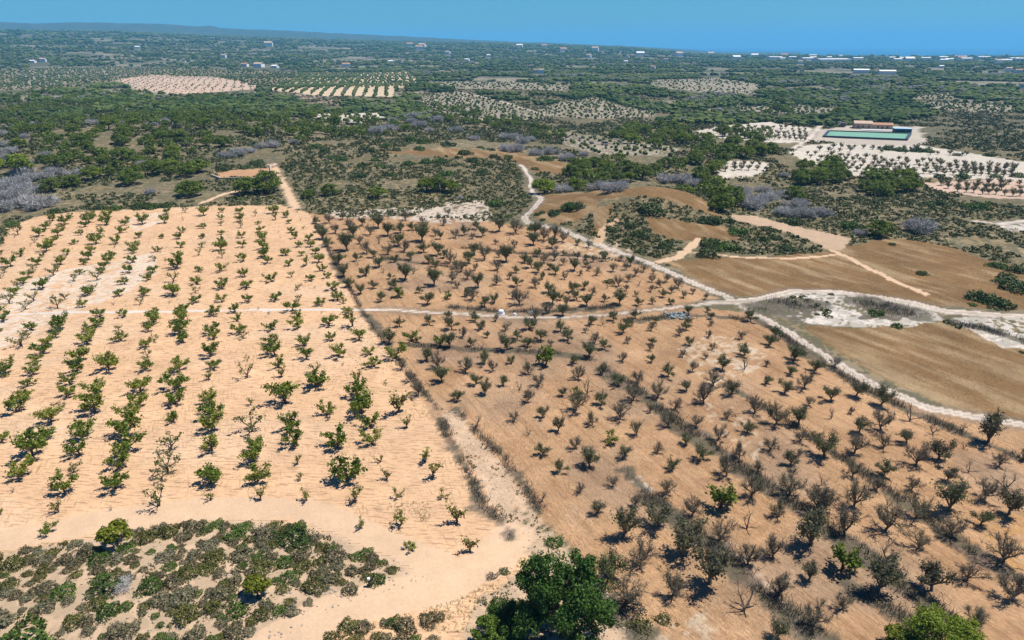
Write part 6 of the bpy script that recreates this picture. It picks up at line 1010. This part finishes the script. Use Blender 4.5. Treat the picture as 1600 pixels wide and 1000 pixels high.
# yellowish weeds on the sandy soil, thicker towards the gully
d2 = np.exp(r.uniform(math.log(52), math.log(150), 22000)); a2 = np.radians(r.uniform(-38, 4, 22000)); px, py = d2 * np.sin(a2), d2 * np.cos(a2)
ok = field_mask(px, py, ('sand',)) & (fbm(px / 7, py / 7, 3, 55) > .12 + .018 * np.clip(abs(px + 8 - (py - 60) * -.25), 0, 22))
for nm, w, L in LINES: ok &= line_dist(px, py, L) > w
k = np.nonzero(ok)[0]; b_ = np.stack([px[k], py[k], height(px[k], py[k])], -1); b_ = np.repeat(b_, 4, 0); m_ = len(b_)
wd = twigs(b_, b_ + np.stack([r.normal(size=m_) * .12, r.normal(size=m_) * .12, r.uniform(.08, .3, m_)], -1), .022, r)
o = add('weeds', mesh_np('weeds', *wd, mat=M_leaf_yellow)); o['kind'] = 'stuff'
o = add('ground_tufts', mesh_np('ground_tufts', co, q, mat=M_scrub)); o['kind'] = 'stuff'

# dry brush along the terrace banks
bp, bt = [], []
r = np.random.default_rng(8)
for nm, w, L in STRIPS:
    L = np.array(L)
    for (p0, p1) in zip(L[:-1], L[1:]):
        n = int(np.linalg.norm(p1 - p0) * min(w, 2.0) * 42); t = r.random(n)[:, None]
        c = p0 * (1 - t) + p1 * t + r.normal(size=(n, 2)) * w * .55
        keep = vnoise(c[:, 0] / 2.2, c[:, 1] / 2.2, 5) > -.25; c = c[keep]; n = len(c)
        z = height(c[:, 0], c[:, 1]); b = np.stack([c[:, 0], c[:, 1], z - .05], -1)
        bp.append(b); bt.append(b + np.stack([r.normal(size=n) * .3, r.normal(size=n) * .3, r.uniform(.35, 1.2, n)], -1))
co, q = twigs(np.concatenate(bp), np.concatenate(bt), .035, r)
o = add('dry_brush', mesh_np('dry_brush', co, q, mat=M_brush)); o['kind'] = 'stuff'

# dry grass blades in the unploughed orchard and mown fields
def grass_cover(n, zones, seed, hmin, hmax):
    r = np.random.default_rng(seed)
    u = r.uniform(math.log(48), math.log(260), n * 4); d = np.exp(u); a = np.radians(r.uniform(-40, 40, n * 4)); px, py = d * np.sin(a), d * np.cos(a)
    ok = field_mask(px, py, zones) & (fbm(px / 6, py / 6, 3, 17) > -.15)
    for L in [L for nm, w, L in LINES]: ok &= line_dist(px, py, L) > 1.8
    k = np.nonzero(ok)[0][:n]; b = np.stack([px[k], py[k], height(px[k], py[k]) - .03], -1); m = len(k)
    tip = b + np.stack([r.normal(size=m) * .16, r.normal(size=m) * .16, r.uniform(hmin, hmax, m)], -1)
    return twigs(b, tip, np.clip(d[k] / 6000, .010, .035), r)
g1 = grass_cover(80000, ('drygrass', 'palegrass', 'orange', 'brown'), 12, .12, .34)
o = add('dry_grass', mesh_np('dry_grass', *g1, mat=M_drytuft)); o['kind'] = 'stuff'
# stones and clods on the bank and in the gully
r = np.random.default_rng(14)
n = 5200
d = np.exp(r.uniform(math.log(46), math.log(140), n)); a = np.radians(r.uniform(-40, 30, n)); px, py = d * np.sin(a), d * np.cos(a)
bank = ~field_mask(px, py, ('sand', 'drygrass', 'brown')) | field_mask(px, py, ('gully',)); px, py = px[bank], py[bank]
M_stone = plain('pale_stone', (.42, .34, .26), .9, .35, 1.5)
rad = r.uniform(.05, .17, len(px)) ; o = blob_mass('stones', px, py, rad, 15, .6, M_stone, 1)

# ------------------------------------------------------------------ buildings, pool and small things
def box(x0, x1, y0, y1, z0, z1):
    c = np.array([(x, y, z) for z in (z0, z1) for x, y in ((x0, y0), (x1, y0), (x1, y1), (x0, y1))], float)
    return c, np.array([(0, 3, 2, 1), (4, 5, 6, 7), (0, 1, 5, 4), (1, 2, 6, 5), (2, 3, 7, 6), (3, 0, 4, 7)])
def gable(x0, x1, y0, y1, z0, h, ov=.4):
    x0 -= ov; x1 += ov; y0 -= ov; y1 += ov; ym = (y0 + y1) / 2; t = .22
    c = []
    for z in (0, t):
        c += [(x0, y0, z0 + z), (x1, y0, z0 + z), (x1, ym, z0 + h + z), (x0, ym, z0 + h + z), (x1, y1, z0 + z), (x0, y1, z0 + z)]
    q = [(0, 1, 2, 3), (3, 2, 4, 5), (9, 8, 7, 6), (11, 10, 8, 9), (0, 6, 7, 1), (5, 4, 10, 11), (0, 3, 9, 6), (3, 5, 11, 9), (1, 7, 8, 2), (2, 8, 10, 4)]
    return np.array(c, float), np.array(q)
M_wall = plain('sandstone_wall', (.42, .30, .21), .9, .15, .6)
M_white = plain('white_wall', (.78, .76, .72), .8, .06, .3)
M_roof = plain('pale_tile_roof', (.50, .36, .27), .85, .15, 1.2)
M_terr = plain('terracotta_roof', (.40, .22, .13), .85, .2, 1.2)
M_glassd = simple_mat('dark_opening', (.02, .025, .03), .15)
M_conc = plain('concrete', (.50, .48, .45), .85, .12, .5)
M_blue = simple_mat('blue_roof_sheet', (.45, .62, .72), .4)
M_liner = plain('dark_liner', (.045, .065, .09), .6, .2, .4)
ang = math.atan2(HOUSE[1][1] - HOUSE[0][1], HOUSE[1][0] - HOUSE[0][0])
hb = empty('farmhouse'); hx, hy = (HOUSE[0][0] + HOUSE[1][0]) / 2, (HOUSE[0][1] + HOUSE[1][1]) / 2
GZ = float(height(hx, hy))
hb.location = (hx, hy + 4, GZ); hb.rotation_euler = (0, 0, ang * .5); tag(hb, 'sand-coloured low farmhouse with tiled roofs behind the green pool', 'house')
add('wall', mesh_np('wall', *merge([box(-13, -1.5, -4, 4, -1, 3.6), box(-1.5, 12, -3, 4, -1, 2.9)]), mat=M_wall), hb)
add('roof', mesh_np('roof', *gable(-13, -1.5, -4, 4, 3.6, 1.5), mat=M_roof), hb)
add('roof', mesh_np('roof', *gable(-1.1, 12, -3, 4, 2.9, 1.2), mat=M_terr), hb)
for wx, wy in ((-11, -4.06), (-8, -4.06), (-4, -4.06), (2, -3.06), (8, -3.06)):
    add('window', mesh_np('window', *box(wx, wx + 1.2, wy, wy + .1, 1.0, 2.2), mat=M_glassd), hb)
add('door', mesh_np('door', *box(4.6, 5.8, -3.06, -2.96, 0, 2.1), mat=M_glassd), hb)
add('terrace', mesh_np('terrace', *box(-9, 14, -13, -4.2, -1.5, .25), mat=M_conc), hb)
px_, py_ = (PUMP[0][0] + PUMP[1][0]) / 2, (PUMP[0][1] + PUMP[1][1]) / 2
pb = empty('pump_house'); pb.location = (px_, py_ + 3, float(height(px_, py_))); pb.rotation_euler = (0, 0, ang * .4); tag(pb, 'dark flat-roofed pump house with pale blue roof at the pool end', 'building')
add('wall', mesh_np('wall', *box(-5.2, 5.2, -3, 3, -1, 3.4), mat=M_liner), pb)
add('roof', mesh_np('roof', *box(-5.6, 5.6, -3.4, 3.4, 3.4, 3.8), mat=M_blue), pb)
add('door', mesh_np('door', *box(-1, 1, -3.08, -2.9, 0, 2.2), mat=M_glassd), pb)
PC = np.array(POOL); pz = max(float(height(*q_)) for q_ in POOL) + 1.0
def ring(P, inn, z0, z1, w):
    P = np.array(P); c = P.mean(0); parts = []
    k = len(P); out_ = P; in_ = c + (P - c) * inn
    co = np.concatenate([np.c_[out_, np.full(k, z0)], np.c_[out_, np.full(k, z1)], np.c_[in_, np.full(k, z1)], np.c_[in_, np.full(k, z0)]])
    q = []
    for lay in range(3):
        for i in range(k): j = (i + 1) % k; q.append((lay * k + i, lay * k + j, lay * k + k + j, lay * k + k + i))
    return co, np.array(q)
rp_ = empty('irrigation_pool'); rp_.location = (0, 0, 0); tag(rp_, 'long rectangular irrigation pool of green water with dark liner', 'pool')
add('basin_rim', mesh_np('basin_rim', *ring(PC, .93, pz - 3.5, pz, 1), mat=M_liner), rp_)
c = PC.mean(0); inner = c + (PC - c) * .95
mw, nt, p, out = new_mat('green_water'); tc = nt.nodes.new('ShaderNodeTexCoord')
nt.links.new(mixrgb(nt, (.13, .29, .17), (.19, .37, .25), noise(nt, tc.outputs['Object'], .08, 4)), p.inputs['Base Color']); p.inputs['Roughness'].default_value = .5
add('water_surface', mesh_np('water_surface', np.c_[inner, np.full(4, pz - .6)], np.array([(0, 1, 2, 3)]), mat=mw), rp_)

# far houses and glasshouses
def house(w, kind, i):
    h = empty('greenhouse' if kind == 'g' else 'far_house')
    if kind == 'g':
        dp = w * .25; hh = 5.0
        add('wall', mesh_np('wall', *box(-w / 2, w / 2, -dp, dp, -3, hh), mat=M_white), h)
        add('roof', mesh_np('roof', *gable(-w / 2, w / 2, -dp, dp, hh, 2.0), mat=M_white), h)
    else:
        w = min(w, 26); dp = w * .36; hh = 3.5 + (i % 3) * 1.6
        add('wall', mesh_np('wall', *box(-w / 2, w / 2, -dp, dp, -3, hh), mat=M_white), h)
        add('roof', mesh_np('roof', *gable(-w / 2, w / 2, -dp, dp, hh, w * .14), mat=[M_white, M_terr, M_roof][i % 3]), h)
        for k in (-.3, .1): add('window', mesh_np('window', *box(w * k, w * k + 1.6, -dp - .08, -dp + .05, 1.2, 2.6), mat=M_glassd), h)
    return h
hi = []
for i, (x, y, w, k) in enumerate(HOUSES):
    if math.hypot(x, y) > 3000 and k == 'w': w = max(w, 30)
    h = house(w, k, i); h.location = (x, y, float(height(x, y)) + (3 if math.hypot(x, y) > 2500 else 1)); h.rotation_euler = (0, 0, rnd.uniform(-.4, .4))
    if k == 'w' and math.hypot(x, y) > 3000: h.scale = (1.3, 1.3, 1.6)
    tag(h, '', 'greenhouse' if k == 'g' else 'house', 'white greenhouses among the woods' if k == 'g' else 'small white houses among the far woods')
    hi.append((h, x, y, 'long white' if k == 'g' else ['small white', 'white red-roofed', 'pale tile-roofed'][i % 3]))
label_by_marks([q_ for q_ in hi if q_[0]['category'] == 'house'], 'far house', ['the pale ploughed field', 'the striped orchard', 'the green fields', 'the pool', 'the white vineyard'])
label_by_marks([q_ for q_ in hi if q_[0]['category'] != 'house'], 'greenhouse', ['the pale ploughed field', 'the striped orchard', 'the green fields', 'the pool', 'the white vineyard'])
# coastal strip of white greenhouses
C0, C1, C2 = COAST; ci = []
for i in range(28):
    t = rnd.random() ** .8; a = math.atan2(C0[0], C0[1]) + .05 + t * .38; dd = rnd.uniform(2900, 3950); x, y = dd * math.sin(a), dd * math.cos(a)
    w = rnd.uniform(16, 55); h = add('greenhouse', mesh_np('greenhouse', *merge([box(-w / 2, w / 2, -w * .25, w * .25, -4, 5), gable(-w / 2, w / 2, -w * .25, w * .25, 5.02, 2.2, .0)]), mat=M_white))
    h.location = (x, y, float(height(x, y)) + 5); h.rotation_euler = (0, 0, rnd.uniform(-.3, .3)); tag(h, 'white greenhouse in the pale strip along the coast', 'greenhouse', 'greenhouses along the coast')

# white containers, rubble, post, stone edging
def barrel(r, h):
    c = []; a = np.arange(12) * math.pi / 6
    prof = [(0, .0), (r * .9, 0), (r, h * .1), (r, h * .85), (r * .8, h), (r * .3, h), (r * .28, h * 1.1), (0, h * 1.1)]
    co = np.concatenate([np.c_[np.cos(a) * max(q0, .001), np.sin(a) * max(q0, .001), np.full(12, z)] for q0, z in prof])
    q = [(k * 12 + i, k * 12 + (i + 1) % 12, (k + 1) * 12 + (i + 1) % 12, (k + 1) * 12 + i) for k in range(len(prof) - 1) for i in range(12)]
    return co, np.array(q)
M_plastic = simple_mat('white_plastic', (.72, .78, .84), .45)
for i, (bx, lb, s) in enumerate(zip(BOXES, ('big round-topped white water tank beside the field path', 'white canister standing under a bare tree by the field path', 'small white water drum by the field path, furthest along it'), (1.0, .5, .65))):
    o = empty('water_tank'); o.location = (bx[0], bx[1], float(height(*bx))); tag(o, lb, 'water tank')
    add('tank', mesh_np('tank', *barrel(.6 * s, .85 * s), mat=M_plastic), o)
    add('stand', mesh_np('stand', *box(-.8 * s, .8 * s, -.8 * s, .8 * s, -.1, .06), mat=M_conc), o)
M_rub = plain('blue_grey_rubble', (.26, .30, .30), .8, .4, 1.2)
r = np.random.default_rng(21); n = 90
qx = RUBBLE[0] + r.normal(size=n) * 1.5; qy = RUBBLE[1] + r.normal(size=n) * 1.0
o = blob_mass('rubble_heap', qx, qy, r.uniform(.15, .45, n), 22, .8, M_rub, 1); tag(o, 'heap of blue-grey rubble beside the field path near the track fork', 'rubble heap'); o['kind'] = 'thing'
bx = POST; o = empty('marker_post'); o.location = (bx[0], bx[1], float(height(*bx))); tag(o, 'dark marker post with white cap among scrub bushes', 'post')
M_black = simple_mat('black_pipe', (.02, .02, .022), .5)
add('pole', mesh_np('pole', *tube([(0, 0, -.1), (0, 0, .95)], [.1, .1], 10), mat=M_black), o); add('cap', mesh_np('cap', *barrel(.17, .22), mat=M_white, ), o).location = (0, 0, .93)
add('foot', mesh_np('foot', *box(-.3, .3, -.3, .3, -.1, .08), mat=M_black), o)
def wall_line(name, L, w, h, mat, label, cat):
    parts = []
    for (x0, y0), (x1, y1) in zip(L[:-1], L[1:]):
        m_ = max(2, int(math.hypot(x1 - x0, y1 - y0) / 3)); t = np.linspace(0, 1, m_); X = x0 + (x1 - x0) * t; Y = y0 + (y1 - y0) * t; Z = height(X, Y)
        nx, ny = -(y1 - y0), x1 - x0; L_ = math.hypot(nx, ny); nx, ny = nx / L_ * w / 2, ny / L_ * w / 2
        hv = h * (1 + .25 * vnoise(X / 2, Y / 2, 4))
        co = np.concatenate([np.c_[X - nx, Y - ny, Z - .3], np.c_[X - nx * .8, Y - ny * .8, Z + hv], np.c_[X + nx * .8, Y + ny * .8, Z + hv], np.c_[X + nx, Y + ny, Z - .3]])
        q = [(a_ * m_ + i, a_ * m_ + i + 1, (a_ + 1) * m_ + i + 1, (a_ + 1) * m_ + i) for a_ in range(3) for i in range(m_ - 1)]
        q += [(0, m_, 2 * m_, 3 * m_), (3 * m_ + m_ - 1, 2 * m_ + m_ - 1, 2 * m_ - 1, m_ - 1)]
        parts.append((co, np.array(q)))
    co, q = merge(parts); o = add(name, mesh_np(name, co, q, mat=mat)); tag(o, label, cat); return o
wall_line('stone_wall', PLOTWALL, .9, .9, M_stone, 'low dry-stone wall around the orange earth plot behind the paired pines', 'wall')
wall_line('field_wall', LOWWALL, .7, 2.0, M_white, 'short whitewashed wall above the small white plot', 'wall')
r = np.random.default_rng(31); n = 60; qx = r.uniform(PLOTPILE[0][0], PLOTPILE[1][0], n) ; qy = r.normal(size=n) * 1.4 + PLOTPILE[0][1]
o = blob_mass('stone_pile', qx, qy, r.uniform(.3, .8, n), 32, .9, plain('pink_stone', (.50, .36, .29), .9, .25, 1), 1); tag(o, 'pinkish pile of stones at the corner of the orange plot', 'stone pile'); o['kind'] = 'thing'

# ------------------------------------------------------------------ air
hz = add('haze', mesh_np('haze', *box(-32000, 32000, -300, 32000, -120, 430)))
m = bpy.data.materials.new('haze'); m.use_nodes = True; nt = m.node_tree; nt.nodes.clear()
out = nt.nodes.new('ShaderNodeOutputMaterial'); pv = nt.nodes.new('ShaderNodeVolumePrincipled')
pv.inputs['Color'].default_value = (.19, .62, .98, 1); pv.inputs['Density'].default_value = 0.0001; pv.inputs['Anisotropy'].default_value = .0
nt.links.new(pv.outputs[0], out.inputs['Volume']); hz.data.materials.append(m); hz['kind'] = 'stuff'
